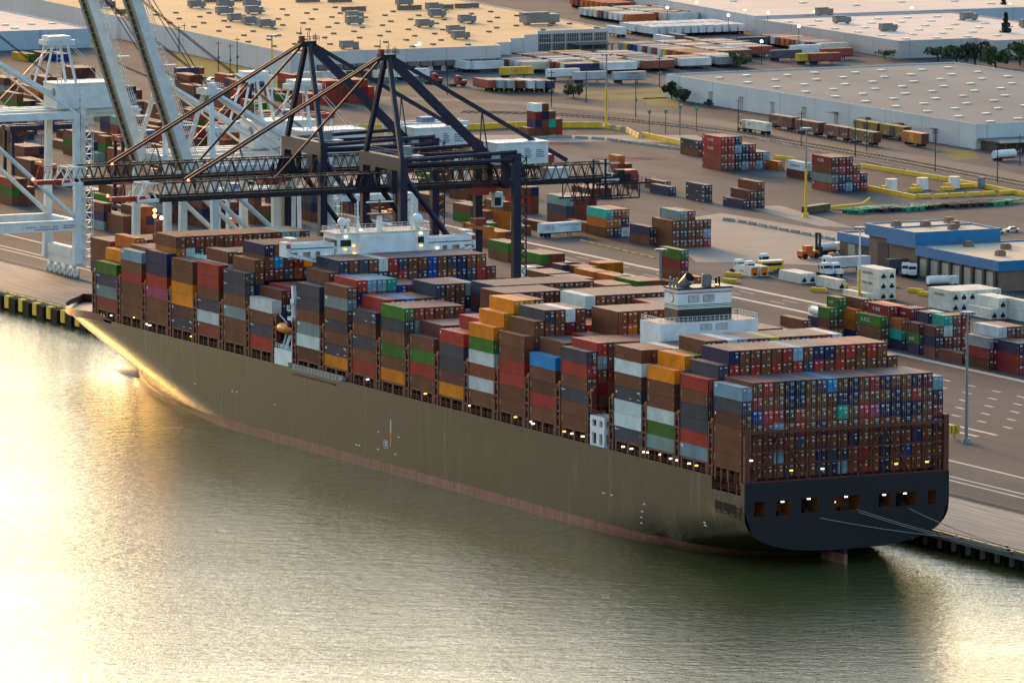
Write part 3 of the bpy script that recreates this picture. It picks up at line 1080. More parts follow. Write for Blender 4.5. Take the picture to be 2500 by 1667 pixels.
# funnel block
fu = thing('funnel_block', '', '')
for k in ('label', 'category'): del fu[k]
fu.parent = SHIP
m = MB()
m.box(11.9, 58.3, DECK - .5, 35.6, 67.6, 44.5, 0, 1)
m.build('casing', [SUPER, paint('buff_deck', (.50, .33, .22), .6, .2)], fu)
m = MB(); m.box(17.1, 60.4, 44.5, 30.2, 66.4, 47.05); m.build('base_band', [paint('funnel_black', (.03, .028, .028), .5, .1)], fu)
m = MB(); m.box(17.1, 60.4, 47.05, 30.2, 66.4, 51.2)
m.build('funnel', SUPER, fu)
GRN = paint('stripe_green', (.05, .14, .08), .5, 0); RED_ = paint('stripe_red', (.42, .07, .07), .5, 0); BUF = paint('stripe_buff', (.42, .38, .30), .5, 0)
m = MB()
for z0, z1, k in ((47.10, 47.25, 1), (47.45, 47.62, 0), (47.8, 47.98, 0), (50.35, 50.6, 2), (50.72, 50.86, 3)):
    m.box(17.07, 60.37, z0, 30.23, 66.43, z1, k)
m.build('stripe', [GRN, BUF, RED_, paint('stripe_lilac', (.42, .34, .42), .5, 0)], fu)
m = MB(); m.box(16.95, 60.25, 51.2, 30.35, 66.55, 51.6); m.build('funnel_top', [BLACK], fu)
for x0, z0, x1, z1, y in ((19.6, 48.4, 22.3, 50.0, 60.4), (23.3, 48.4, 26.0, 50.0, 60.4), (21.5, 42.6, 24.3, 44.0, 58.3), (25.3, 42.6, 28.1, 44.0, 58.3)):
    m = MB(); m.box(x0, y - .06, z0, x1, y - .004, z1, 1)
    for i in range(6):
        zz = z0 + .08 + i * (z1 - z0 - .1) / 6
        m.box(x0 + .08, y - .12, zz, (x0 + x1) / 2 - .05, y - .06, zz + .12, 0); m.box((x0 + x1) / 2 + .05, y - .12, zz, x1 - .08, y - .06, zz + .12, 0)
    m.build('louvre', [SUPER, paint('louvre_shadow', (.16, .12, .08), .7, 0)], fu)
m = MB(); m.tube((17.1, 63.2, 49.3), (17.02, 63.2, 49.3), 1.05, k=18, m=1); m.tube((17.02, 63.2, 49.3), (16.98, 63.2, 49.3), .88, k=18)
m.build('funnel_emblem', [SUPER, GRN], fu)
PIPE = paint('pipe_grey', (.22, .21, .20), .4, .2); SOOT = paint('soot', (.012, .011, .010), .8, 0)
m = MB(); m.tube((20.2, 64.6, 51.6), (21.2, 62.6, 53.4), 1.0, 1.35, 16, 0); m.tube((21.2, 62.6, 53.4), (21.25, 62.5, 53.46), 1.3, 1.3, 16, 1); m.build('exhaust_pipe', [PIPE, SOOT], fu)
m = MB(); m.tube((25.6, 63.4, 51.6), (25.7, 63.3, 54.0), 1.1, 1.15, 16, 0); m.tube((25.7, 63.3, 54.0), (25.7, 63.3, 54.05), 1.0, 1.0, 16, 1); m.build('exhaust_pipe', [PIPE, SOOT], fu)
for x, y, h_ in ((18.0, 65.6, 2.0), (18.6, 65.0, 1.6), (19.2, 64.6, 1.7), (27.4, 62.2, 1.7), (28.2, 62.4, 2.0), (27.0, 61.6, 1.9)):
    m = MB(); m.tube((x, y, 51.6), (x, y, 51.6 + h_), .26, k=8); m.build('vent_pipe', PIPE if x < 20 else [BLACK], fu)
put('lamp', LMESHY, fu, (26.9, 61.0, 52.0))
m = MB()
def rail(m, pts_, z0, h_=1.1, step=1.0, r_=.07):
    for a, b_ in zip(pts_, pts_[1:]):
        a, b_ = Vector((*a, 0)), Vector((*b_, 0)); L = (b_ - a).length; n_ = max(1, int(L / step))
        for i in range(n_ + 1):
            p_ = a + (b_ - a) * (i / n_); m.bar((p_.x, p_.y, z0), (p_.x, p_.y, z0 + h_), r_)
        for z in (z0 + h_ * .5, z0 + h_): m.bar((a.x, a.y, z), (b_.x, b_.y, z), r_)
rail(m, [(12.1, 67.4), (12.1, 58.5), (30.6, 58.5)], 44.5, 1.15, 1.05, .09); rail(m, [(31, 67.4), (35.4, 67.4), (35.4, 58.5)], 44.5, 1.15, 1.05, .09)
m.build('casing_rail', SUPER, fu)

# white pillar house on the deck edge
p0 = onx(1441, 1011, -.2); p1 = onx(1475.5, 1020, -.2); zt_ = p0.z; ya, yb = p1.y, p0.y
m = MB()
for z0, z1 in ((DECK - .3, DECK + .3), ((DECK + zt_) / 2 - .5, (DECK + zt_) / 2 + .9), (zt_ - .9, zt_)):
    m.box(-.2, ya, z0, 3.4, yb, z1)
for y0, y1 in ((ya, ya + .9), ((ya + yb) / 2 - .9, (ya + yb) / 2 + .5), (yb - .9, yb)):
    for z0, z1 in ((DECK + .3, (DECK + zt_) / 2 - .5), ((DECK + zt_) / 2 + .9, zt_ - .9)):
        m.box(-.2, y0, z0, .3, y1, z1); m.box(2.9, y0, z0, 3.4, y1, z1)
m.box(1.6, ya + .3, DECK, 1.8, yb - .3, zt_ - .4, 1)
m.build('pillar_house', [SUPER, SHADE], SHIP)
m = MB(); rail(m, [(-.1, ya), (-.1, yb), (3.3, yb)], zt_, 1.1, .9, .08); m.build('pillar_rail', DRED, SHIP)

# white screen with the lifeboat, its davit and the provision crane
s_ = .1531
P = lambda zx, zy, x=-.25: onx(640 + zx * s_, 680 + zy * s_, x)
a = P(195, 1075); b_ = P(470, 1140); c_ = P(410, 1250); d_ = P(405, 1390)
m = MB()
m.box(-.25, b_.y, c_.z - 1.2, 2.6, a.y, a.z - .3); m.box(-.25, c_.y, DECK - .4, 2.6, a.y, c_.z - 1.2)
m.build('boat_screen', SUPER, SHIP)
m = MB(); rail(m, [(-.15, b_.y), (-.15, a.y), (2.5, a.y)], a.z - .3, 1.1, 1.0, .08)
for q in (P(275, 1075), P(360, 1095), P(460, 1070)): m.ball((.4, q.y, a.z + .3), .45)
m.build('screen_rail', SUPER, SHIP)
cb = P(510, 640, 2.0)
m = MB()
m.tube((2, cb.y, DECK), (2, cb.y, cb.z + 3.2), .7, .65, 12); m.box(.9, cb.y - 1.1, cb.z - .4, 3.1, cb.y + 1.3, cb.z + .5)
m.tube((2, cb.y, cb.z + 3.2), (2, cb.y, cb.z + 3.9), .85, k=12)
m.bar((1.6, cb.y - .6, cb.z + 3.8), (1.9, cb.y + .5, cb.z + 7.6), .5, .9); m.bar((2.4, cb.y - .6, cb.z + 3.8), (2.1, cb.y + .5, cb.z + 7.6), .5, .9)
m.box(1.3, cb.y - 1.3, cb.z + 3.7, 2.8, cb.y + .6, cb.z + 4.6)
m.box(1.4, cb.y + 1.0, cb.z + 1.6, 2.6, cb.y + 2.6, cb.z + 1.75); m.box(1.4, cb.y + 2.5, cb.z + 1.75, 1.5, cb.y + 2.6, cb.z + 3.0)
for i in range(5): m.bar((1.4, cb.y + 1.0 + i * .4, cb.z + 1.7), (1.4, cb.y + 1.0 + i * .4, cb.z + 3.0), .07)
m.build('deck_crane', SUPER, SHIP)
lc = P(370, 800, .6)
lb = thing('lifeboat', 'orange enclosed lifeboat hanging at the ship\'s side above the white screen', 'lifeboat', (.8, lc.y, lc.z))
m = MB()
secs = [(-3.6, .25, .5), (-3.0, .95, .95), (-1.5, 1.35, 1.3), (1.2, 1.4, 1.35), (2.8, 1.15, 1.2), (3.5, .6, .7)]
prev = None
for y, hw, hh in secs:
    ring = [(hw * math.cos(t), y, hh * math.sin(t) * (1.0 if math.sin(t) > 0 else .85)) for t in [2 * math.pi * i / 12 for i in range(12)]]
    n_ = len(m.v); m.v += ring
    if prev is not None:
        for i in range(12): m.face((prev + i, prev + (i + 1) % 12, n_ + (i + 1) % 12, n_ + i))
    else: m.face(tuple(n_ + i for i in range(12)))
    prev = n_
m.face(tuple(prev + 11 - i for i in range(12)))
m.build('hull', ORNG, lb, smooth=True)
m = MB(); m.box(-.7, -3.3, .7, .7, -2.0, 1.55); m.build('cockpit', [DARK], lb)
m = MB(); m.box(-1.36, -2.6, -.2, -1.30, 2.2, .05); m.build('fender_strip', [paint('strip_dark_orange', (.42, .09, .02), .5, 0)], lb)
m = MB()
for dy in (-2.2, 2.4):
    m.bar((1.2, lc.y + dy, lc.z - 4.2), (2.6, lc.y + dy, lc.z + .5), .35); m.bar((2.6, lc.y + dy, lc.z + .5), (.8, lc.y + dy + 1.2, lc.z + 3.0), .3)
m.bar((.6, lc.y + .4, lc.z - 6.2), (1.5, lc.y - 1.2, lc.z - 1.4), .3); m.bar((.6, lc.y + 1.2, lc.z - 6.2), (1.5, lc.y - .4, lc.z - 1.4), .3)
m.build('boat_davit', SUPER, SHIP)
# accommodation ladder stowed along the side
a = onx(716, 884, -.6); b_ = onx(838, 913, -.6)
m = MB(); m.box(-.9, b_.y, DECK - .2, -.25, a.y, DECK + 1.1, 0)
for i in range(14): m.box(-.96, b_.y + .6 + i * (a.y - b_.y - 1) / 14, DECK - .1, -.9, b_.y + 1.2 + i * (a.y - b_.y - 1) / 14, DECK + 1.0, 1)
m.tube((-.6, b_.y - .3, DECK + .4), (-.6, b_.y + .6, DECK + .4), .55, k=10)
m.box(-.8, b_.y + 5, DECK - 1.5, -.3, a.y + 1, DECK - 1.3, 2)
m.build('gangway', [paint('gangway_grey', (.30, .29, .26), .6, .3), SHADE, DRED], SHIP)
# red and white post behind the seventh outer column
m = MB(); q = onx(754, 700, 3.2)
m.box(2.6, q.y - .3, 33, 3.2, q.y + .3, 36, 0); m.box(2.6, q.y - .3, 36, 3.2, q.y + .3, 38, 1); m.box(2.7, q.y - .2, DECK, 3.1, q.y + .2, 33, 0)
m.build('range_pole', [WHT, RED_], SHIP)

# mooring lines from the stern to the quay
ROPE = paint('rope', (.30, .27, .24), .8, 0, streak=False)
for i, ((px, py), (qx, qy), lab) in enumerate((((1945, 1252), (2345, 1313), 'lowest mooring line running from the stern to the quay edge'), ((2092, 1243), (2462, 1341), 'paired mooring line from the middle stern opening, upper of the two'), ((2089, 1247), (2470, 1348), 'paired mooring line from the middle stern opening, lower of the two'), ((2212, 1237), (2458, 1334), 'short mooring line from the stern opening nearest the quay'))):
    p_ = ony(px, py, -1.5); q_ = at(qx, qy, QZ + .5)
    m = MB(); last = None
    for k in range(11):
        t = k / 10; c_ = Vector(p_).lerp(Vector(q_), t); c_.z -= 1.1 * 4 * t * (1 - t) * .5
        if last is not None: m.tube(last, c_, .075, k=5, caps=False)
        last = c_
    tag(m.build('mooring_line', ROPE), lab, 'rope', 'mooring lines at the stern')
    bo = MB(); bo.tube((0, 0, 0), (0, 0, .5), .32, .26, 10); bo.tube((0, 0, .5), (0, 0, .7), .42, .42, 10)
    o = bo.build('bollard', BLACK, None, loc=(q_.x, q_.y, QZ + .05)); tag(o, 'black iron bollard on the quay holding a stern mooring line', 'bollard', 'bollards holding the stern lines')
# ------------------------------------------------------------------ quay cranes
NAVY = paint('crane_navy', (.017, .014, .036), .5, .1, (.05, .04, .05))
NAVYD = paint('crane_dark', (.009, .008, .014), .6, .1)
CWHT = paint('crane_white', (.60, .64, .62), .45, .22, (.30, .25, .18))
CRED = paint('crane_red', (.30, .035, .03), .5, .2)
CORG = paint('spreader_orange', (.62, .14, .015), .5, .2)
GAL = paint('galvanised', (.22, .24, .24), .5, .2)
INK = paint('blue_ink', (.10, .14, .26), .6, 0)


def zig(m, x0, x1, y, z0, z1, step, r_, k=0):
    n = max(2, int(round((x1 - x0) / step)))
    for i in range(n):
        a = x0 + (x1 - x0) * i / n; b_ = x0 + (x1 - x0) * (i + 1) / n; c = (a + b_) / 2
        m.bar((a, y, z0), (c, y, z1), r_, m=k); m.bar((c, y, z1), (b_, y, z0), r_, m=k)


def bogies(m, x, k=0):
    m.box(x - .7, -10.4, 3.2, x + .7, 10.4, 5.4, k)
    for i in range(13):
        y = -10.2 + i * 1.7
        m.tube((x - .35, y, .55), (x + .35, y, .55), .55, k=8, m=k if i % 2 else 1); m.bar((x, y, .7), (x, y + (.7 if i % 2 else -.7), 2.3), .75, m=k)
        if i % 2: m.box(x - .55, y - 1.1, 1.7, x + .55, y + 1.1, 2.5, k)
    for y in (-7.8, -2.6, 2.6, 7.8): m.bar((x, y, 2.3), (x, y, 3.4), .9, m=k)


def crane_parts(root):
    W = 10.4
    for x in (0, 30.5):
        for y in (-W, W):
            m = MB(); m.bar((x, y, 4), (x, y, 56.4), 1.9, 1.7)
            m.build('leg', NAVY, root)
    m = MB()
    bogies(m, 0); bogies(m, 30.5); m.build('bogie', [NAVY, NAVYD], root)
    m = MB()
    m.box(-.95, -W - .9, 53.4, .95, W + .9, 56.6); m.box(29.6, -W - .9, 53.9, 31.4, W + .9, 56.6)
    m.box(-.8, -W, 13, .8, W, 15); m.box(29.7, -W, 13, 31.3, W, 15)
    for y in (-W, W): m.box(0, y - .7, 13.2, 30.5, y + .7, 15)
    for y in (-4.6, 4.6): m.box(-.7, y - 1.4, 47.6, .7, y + 1.4, 53.4); m.box(29.8, y - 1.0, 47.6, 31.2, y + 1.0, 54)
    m.parts('cross_beam', NAVY, root)
    m = MB()
    for y in (-W, W):
        m.tube((0, y, 55.9), (30.5, y, 56.9), .48, k=10); m.tube((0, y, 54.9), (30.5, y, 55.0), .48, k=10)
    m.tube((6, 0, 53.4), (30, 0, 53.2), .4, k=8)
    m.parts('top_tube', NAVY, root)
    m = MB()
    for y in (-W, W): m.tube((.4, y, 52.2), (30.2, y, 14.5), .68, k=10)
    m.parts('diagonal_brace', NAVY, root)
    m = MB()
    for y in (-W + .6, W - .6): m.bar((0, y, 56.5), (.9, y * .08, 80.2), 1.05, 1.05)
    m.parts('mast_leg', NAVY, root)
    m = MB()
    m.box(-1.2, -1.4, 79.3, 2.6, 1.4, 80.7); rail(m, [(-1.6, -1.8), (3.2, -1.8), (3.2, 1.8)], 80.7, 1.2, .8, .08)
    for x, y, h_ in ((-.6, .8, 3.4), (.4, -1, 2.2), (1.6, .6, 2.6), (2.4, -1.2, 1.8)): m.bar((x, y, 80.7), (x, y, 80.7 + h_), .12)
    m.box(-1.5, -.9, 80.7, -.4, .2, 82.0, 1)
    m.build('mast_head', [NAVYD, CRED], root)
    m = MB()
    m.bar((1.6, 0, 79.6), (28.4, 0, 54.6), 1.5, 2.0)
    m.build('back_leg', NAVY, root)
    m = MB()
    m.bar((2, 0, 79.9), (49.5, 0, 53.2), .75, .95); m.bar((26.4, 0, 66.0), (25.2, -1, 55.5), .25); m.bar((26.4, 0, 66.0), (27.6, -1, 55.5), .25)
    m.build('back_stay', NAVY, root)
    m = MB()
    for y in (-1.1, 1.1): m.bar((-.6, y * .6, 80.2), (-52.0, y, 52.6), .45, .55)
    m.bar((-.6, .3, 79.6), (-28, .3, 52.6), .42, .5)
    for x in (-40, -39, -21): pass
    m.parts('fore_stay', NAVYD, root)
    # lattice boom and back reach in one line
    B0, B1, H0, H1, HW = -60.5, 61.0, 47.9, 52.3, 2.7
    m = MB()
    for y in (-HW, HW):
        m.box(B0, y - .3, H0 - .1, B1, y + .3, H0 + 1.15); m.bar((B0 + 1, y, H1), (B1 - 1, y, H1), .34)
        zig(m, B0 + .5, B1 - .5, y, H0 + 1.1, H1, 2.35, .17)
        m.bar((B0, y * 1.3, H0 + 1.3), (B1, y * 1.3, H0 + 1.3), .10); m.box(B0, y * 1.18 - .4, H0 + .15, B1, y * 1.18 + .4, H0 + .25)
    n = 52
    for i in range(n + 1):
        x = B0 + (B1 - B0) * i / n
        m.bar((x, -HW, H1), (x, HW, H1), .14)
        if i < n: m.bar((x, -HW if i % 2 else HW, H1), (x + (B1 - B0) / n, HW if i % 2 else -HW, H1), .12)
    for y in (-HW, HW):
        m.poly([(-7, y - .35, H0), (-3.5, y - .35, H0), (-4.2, y - .35, H1 + .3), (-5.6, y - .35, H1)]); m.poly([(-9.5, y - .35, H0), (-7, y - .35, H0), (-7, y - .35, H1 - 1)])
    for x in (-40, -18): m.bar((x - 1.6, 0, H1), (x, 0, H1 + 4.4), .16); m.bar((x + 1.6, 0, H1), (x, 0, H1 + 4.4), .16); m.bar((x + .3, -2, H1), (x, 0, H1 + 4.4), .14)
    m.build('boom', NAVYD, root)
    m = MB()
    for y in (-HW, HW):
        m.box(-66.0, y - .32, H0, -60.5, y + .32, H0 + .7); m.bar((-64.6, y, H1), (-60.5, y, H1), .3)
        m.bar((-66, y, H0 + .6), (-64.2, y, H1), .3); m.bar((-63.2, y, H1), (-61, y, H0 + .6), .3); m.bar((-64.4, y, H1), (-62.6, y, H0 + .6), .22)
        m.bar((-66, y, H0 + .6), (-63.2, y, H1), .22)
        m.box(57.5, y - .32, H0, 62.5, y + .32, H0 + .6); m.bar((57, y, H1), (62.5, y, H1), .3); m.bar((58, y, H0 + .5), (59.4, y, H1), .28); m.bar((59.4, y, H1), (60.8, y, H0 + .5), .28)
    for x in (-64.4, -62.4, 60): m.bar((x, -HW, H1), (x, HW, H1), .3)
    m.build('boom_tip', CWHT, root)
    m = MB()
    for y in (-2.0, 2.0):
        m.box(-63.0, y - .18, H0 - .2, -66, y + .18, H0 + .3); m.bar((-71.2, y, H0), (-70, y, H1), .16); m.bar((-70, y, H1), (-64.6, y, H1), .16); m.bar((-68, y, H0), (-67, y, H1), .14)
    rail(m, [(-63.0, -2), (-66.2, -2)], H0 + .3, 1.0, 1.0, .09); m.bar((-71.6, 0, H1 - .8), (-66.5, 0, H1 - 1.4), .14); m.box(-63.2, -1.2, H0 + .3, -71.9, .6, H0 + 1.4)
    for y in (-2.2, 2.2): m.bar((56, y, H1 + 1.2), (72, y, H1 + .5), .12); m.bar((58, y, H1 + .4), (76, y, H1 + .4), .1)
    m.build('end_frame', CRED, root)
    put('beacon', BEACON, root, (-72.6, -.3, H0 + 1.7)); put('beacon', BEACON, root, (-52.2, -1.4, H1 + .2))
    # back reach machinery platform hung under the rear
    m = MB()
    for y in (-3, 3):
        m.box(49, y - .12, H0 - 4.4, 68, y + .12, H0 - 4.0); m.box(56, y - .15, H0 - .9, 71, y + .15, H0 - .4)
        zig(m, 50, 68, y, H0 - 4.1, H0 - .6, 2.6, .14)
        for x in (50, 57, 62, 68): m.bar((x, y, H0 - 4.2), (x, y, H0 + (1 if x < 60 else -.5)), .2)
        rail(m, [(60, y), (71, y)], H0 - .4, 1.1, 1.2, .09)
    for x in (55.3, 58.6): m.bar((x, -3, H0 - 4), (x, -3, H1 + 1.2), .4)
    m.box(61, -2.4, H0 - .4, 66, 2.2, H0 + 1.6); m.box(62.5, -2, H0 + 1.6, 64.4, .4, H0 + 2.6)
    m.build('rear_platform', NAVYD, root)
    m = MB(); m.box(64.2, -1.8, H0 + .2, 68, 1.8, H0 + 2.4); m.tube((65, -2.0, H0 + 1.4), (65, 2.0, H0 + 1.4), 1.0, k=12); m.build('counterweight_drum', CRED, root)
    m = MB(); m.box(28.6, -3.6, 53.2, 42.6, 3.6, 58.2, 0)
    m.box(28.4, -3.8, 58.2, 42.8, 3.8, 58.5, 0)
    rail(m, [(29, -3.6), (33, -3.6)], 58.5, 1.1, .8, .08)
    hs = m.build('machinery_house', [CWHT], root)
    for k, (tx, tz_, t) in enumerate(((36.0, 56.6, 'GLOBAL\nCONTAINER\nTERMINAL'), (39.4, 56.6, 'GLOBAL\nCONTAINER\nTERMINAL'))):
        pass
    m = MB()
    for q in range(5):
        wd = (1.6, 2.2, 1.9, 2.4, 2.0)[q]
        m.box(36.2, -3.63, 56.6 - q * .52, 36.2 + wd * .8, -3.605, 56.85 - q * .52)
        if q < 4: m.box(39.3, -3.63, 56.3 - q * .52, 39.3 + wd, -3.605, 56.55 - q * .52)
    m.build('notice', [INK], hs)
    m = MB(); m.box(43.2, -2.2, H0 + .3, 49, 2.2, H1 - .6)
    for i in range(7): m.box(43.4 + i * .8, -2.25, H0 + .5, 43.5 + i * .8, -2.2, H1 - .8)
    m.build('electric_room', CWHT, root)
    m = MB()
    for i in range(8):
        x = 50.2 + i * 1.75; last = None
        for k in range(9):
            t = k / 8; p_ = (x + 1.5 * t, -3.0, H0 - .2 - 5.2 * (1 - (2 * t - 1) ** 2) * (1 if i < 4 else .75))
            if last: m.bar(last, p_, .09)
            last = p_
    m.build('cable_loop', DARK, root)
    # stair tower and lift at the landside leg nearest the stern
    m = MB()
    for i in range(26): m.bar((31.8, -W - .3, 4 + i * 2.0), (33.0, -W - .3, 5 + i * 2.0), .22); m.bar((33.0, -W - .3, 5 + i * 2.0), (31.8, -W - .3, 6 + i * 2.0), .22)
    m.bar((31.6, -W - .3, 4), (31.6, -W - .3, 56), .2); m.bar((33.1, -W - .3, 4), (33.1, -W - .3, 56), .2)
    m.build('ladder_tower', NAVYD, root)
    m = MB()
    for x0 in (-7.5,):
        m.box(1.6, -W + 1.5, 56.6, 6.5, -W + 5, 56.8)
    rail(m, [(1.2, -W), (1.2, W)], 56.6, 1.2, 1.2, .08)
    for i in range(10): m.bar((2 + i * .45, -4, 56.6), (2 + i * .45, -4, 60.2 - (i % 3) * .8), .08)
    m.box(3, -5, 56.8, 5.2, -3.4, 58.8)
    m.build('platform', GAL, root)


def trolley(root, x, drop):
    m = MB(); m.box(x - 3.2, -3.2, 46.6, x + 3.2, 3.2, 47.7); m.box(x - 2.2, -2.6, 45.9, x + 1.6, 2.6, 46.6)
    rail(m, [(x - 3.4, -3.3), (x + 3.4, -3.3)], 47.7, 1.0, .9, .09)
    m.build('trolley', CRED, root)
    m = MB(); m.box(x + 3.4, -2.2, 42.8, x + 5.6, -.2, 46.4, 0); m.box(x + 3.3, -2.3, 43.2, x + 5.0, -2.2, 45.2, 1)
    m.build('operator_cab', [CWHT, GLASS], root)
    if drop:
        m = MB()
        for sx in (-1, 1):
            for sy in (-1, 1): m.bar((x + sx * 1.2, sy * 1.4, 46), (x + sx * .9, sy * 1.2, drop + 2.4), .07)
        m.build('hoist_rope', DARK, root)
        m = MB(); m.box(x - 1.4, -1.6, drop + 1.1, x + 1.4, 1.6, drop + 2.5, 1); m.box(x - 1.0, -6.1, drop, x + 1.0, 6.1, drop + .9, 0)
        m.box(x - 1.25, -6.2, drop - .3, x + 1.25, -5.4, drop + 1.0, 0); m.box(x - 1.25, 5.4, drop - .3, x + 1.25, 6.2, drop + 1.0, 0)
        m.build('spreader', [CORG, CRED], root)


bcn = MB(); bcn.ball((0, 0, 0), .38, k=8, l=6); BEACON = bcn.mesh('beacon', [glow('beacon_red', (1.0, .10, .05), 3)])
nc = thing('quay_crane', 'dark navy gantry crane with level lattice boom, nearer the stern', 'crane', (53, 278.4, QZ), 0, 'dark navy cranes at the ship')
crane_parts(nc)
nc2 = dup(nc, (53, 323.0, QZ), 0, 'dark navy gantry crane with level lattice boom, farther from the stern')
trolley(nc, 25.5, 37.6); trolley(nc2, -9.5, None)

# white cranes with their booms up


def white_parts(root, boom=True, house_x=27.0):
    W = 10.4
    for x in (0, 30.5):
        for y in (-W, W):
            m = MB(); yt = y * .90
            a, b_ = Vector((x, y, 4)), Vector((x, yt, 45)); n = len(m.v)
            for c, hx, hy in ((a, 1.45, 1.05), (a.lerp(b_, .32), .95, .8), (b_, .85, .75)):
                m.v += [(c.x - hx, c.y - hy, c.z), (c.x + hx, c.y - hy, c.z), (c.x + hx, c.y + hy, c.z), (c.x - hx, c.y + hy, c.z)]
            for l in (0, 4):
                for i in range(4): m.face((n + l + i, n + l + (i + 1) % 4, n + l + 4 + (i + 1) % 4, n + l + 4 + i))
            m.build('leg', CWHT, root)
    m = MB(); bogies(m, 0); bogies(m, 30.5)
    for x in (0, 30.5): m.box(x - 1.0, -8, 5.4, x + 1.0, 8, 8.2)
    m.build('bogie', [CWHT, GAL], root)
    m = MB()
    for y in (-W, W):
        m.box(0, y * .96 - .75, 13.4, 30.5, y * .96 + .75, 16.0); m.box(0, y * .90 - .6, 43.4, 30.5, y * .90 + .6, 45.4)
    for x in (0, 30.5):
        m.box(x - .8, -W * .96, 13.6, x + .8, W * .96, 15.9); m.box(x - .9, -W * .9, 42.6, x + .9, W * .9, 45.3)
    m.parts('cross_beam', CWHT, root)
    m = MB()
    for y in (-W, W):
        m.tube((.6, y * .92, 42.6), (30, y * .96, 16.4), .62, k=10)
    m.parts('diagonal_brace', CWHT, root)
    m = MB()
    for y in (-2.5, 2.5):
        m.box(-3, y - .6, 43.2, 52, y + .6, 45.6)
    for i in range(12): m.box(-2 + i * 4.6, -2.5, 43.6, -1.5 + i * 4.6, 2.5, 44.2)
    for y in (-4.0, 4.0):
        m.box(-3, y - .45, 44.4, 52, y + .45, 44.5); rail(m, [(-3, y - .4 * (1 if y > 0 else -1) * -1), (52, y - .4 * (1 if y > 0 else -1) * -1)], 44.5, 1.1, 2.0, .07)
    m.build('girder', CWHT, root)
    m = MB()
    for y in (-W * .85, W * .85):
        m.tube((0, y, 45.2), (2.6, y * .22, 63.4), .72, .6, 10); m.tube((30.5, y, 45.2), (3.4, y * .22, 63.2), .30, .3, 8)
    m.box(.8, -3.2, 62.6, 4.8, 3.2, 64.2); rail(m, [(.2, -3.6), (5.4, -3.6), (5.4, 3.6)], 64.2, 1.2, .9, .08)
    for y in (-2.2, 2.2): m.tube((3.6, y * .8, 63.0), (33.5, y, 45.6), .62, k=10)
    m.box(1.8, -2.4, 64.2, 3.8, -1.0, 65.6); m.bar((2.8, 1, 64.2), (2.8, 1, 67), .14)
    m.build('mast', CWHT, root)
    m = MB(); hx = house_x
    m.box(hx, -4.6, 45.7, hx + 17.5, 4.6, 52.4); m.box(hx - .2, -4.8, 52.4, hx + 17.7, 4.8, 52.7)
    rail(m, [(hx, -4.7), (hx + 17.5, -4.7)], 52.7, 1.1, 1.3, .08)
    h_ = m.build('machinery_house', CWHT, root)
    m = MB(); m.tube((hx - .02, -2.2, 50.2), (hx - .12, -2.2, 50.2), 1.15, k=16); m.build('vent_cover', GAL, h_)
    m = MB()
    for y in (-3.6, 3.6):
        m.bar((hx - 3.2, y, 52.5), (hx - .4, y * .7, 63.0), .5); m.bar((hx + 6.0, y, 52.7), (hx + 4.0, y * .7, 63.0), .6)
    m.box(hx - 2.2, -2.9, 63.0, hx + 6.2, 2.9, 64.3); m.box(hx - 1.4, -2.6, 64.3, hx + 5.0, 2.6, 65.4)
    rail(m, [(hx - 3, -3.2), (hx + 7, -3.2)], 63.2, 1.3, 1.0, .08)
    for i in range(9): m.bar((hx + .6, -3.4, 52.8 + i * 1.1), (hx + 1.8, -3.2, 52.8 + i * 1.1), .12)
    m.bar((hx + .6, -3.4, 52.6), (hx + .6, -3.2, 63), .14); m.bar((hx + 1.8, -3.4, 52.6), (hx + 1.8, -3.2, 63), .14)
    m.build('service_gantry', CWHT, root)
    m = MB()
    for dx, dy in ((-5, 0),):
        m.bar((hx, 0, 62.6), (hx - 17, 2, 45.8), .12); m.bar((hx, -2, 62.6), (hx - 17, -4, 45.8), .12); m.bar((hx + 6, 0, 62.6), (hx + 22, 2, 46), .12); m.bar((hx + 6, -2, 62.6), (hx + 22, -4, 46), .12)
    m.build('guy_rope', CWHT, root)
    m = MB()
    for i in range(20):
        z = 4 + i * 2.0; a, b_ = (32.0, 34.0) if i % 2 else (34.0, 32.0)
        m.bar((a, -W - 1.3, z), (b_, -W - 1.3, z + 2.0), .3); m.box(31.8, -W - 2.0, z + 1.9, 34.2, -W - .6, z + 2.0)
    for x in (31.8, 34.2): m.bar((x, -W - .7, 4), (x, -W - .7, 45), .16); m.bar((x, -W - 2.0, 4), (x, -W - 2.0, 45), .14)
    m.box(31.6, -W + .2, 3, 33.0, -W + 1.6, 50.5)
    for i in range(22): m.box(31.55, -W + .35, 4.2 + i * 2.1, 31.6, -W + 1.45, 4.4 + i * 2.1, 1)
    m.build('lift_tower', [CWHT, DARK], root)
    if boom:
        m = MB()
        a = Vector((-3.4, 0, 44.0)); d = Vector((-14.2, 0, 41.4)).normalized(); nrm = Vector((d.z, 0, -d.x)); L = 62
        for y in (-2.15, 2.15):
            n = len(m.v)
            for t in (0, L):
                c = a + d * t
                for sx, sy in ((-1.3, -.7), (1.3, -.7), (1.3, .7), (-1.3, .7)):
                    q = c + nrm * sx; m.v.append((q.x, y + sy, q.z))
            for i in range(4): m.face((n + i, n + (i + 1) % 4, n + 4 + (i + 1) % 4, n + 4 + i))
            m.face((n + 4, n + 5, n + 6, n + 7))
        for i in range(20):
            c = a + d * (2 + i * 3.0); m.bar((c.x, -1.5, c.z), (c.x, 1.5, c.z), .7, 1.4)
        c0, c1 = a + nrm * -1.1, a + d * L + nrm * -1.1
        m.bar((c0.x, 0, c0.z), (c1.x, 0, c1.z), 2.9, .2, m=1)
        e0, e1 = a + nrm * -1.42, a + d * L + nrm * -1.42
        for y in (-2.15, 2.15): m.bar((e0.x, y, e0.z), (e1.x, y, e1.z), 1.5, .16, m=2)
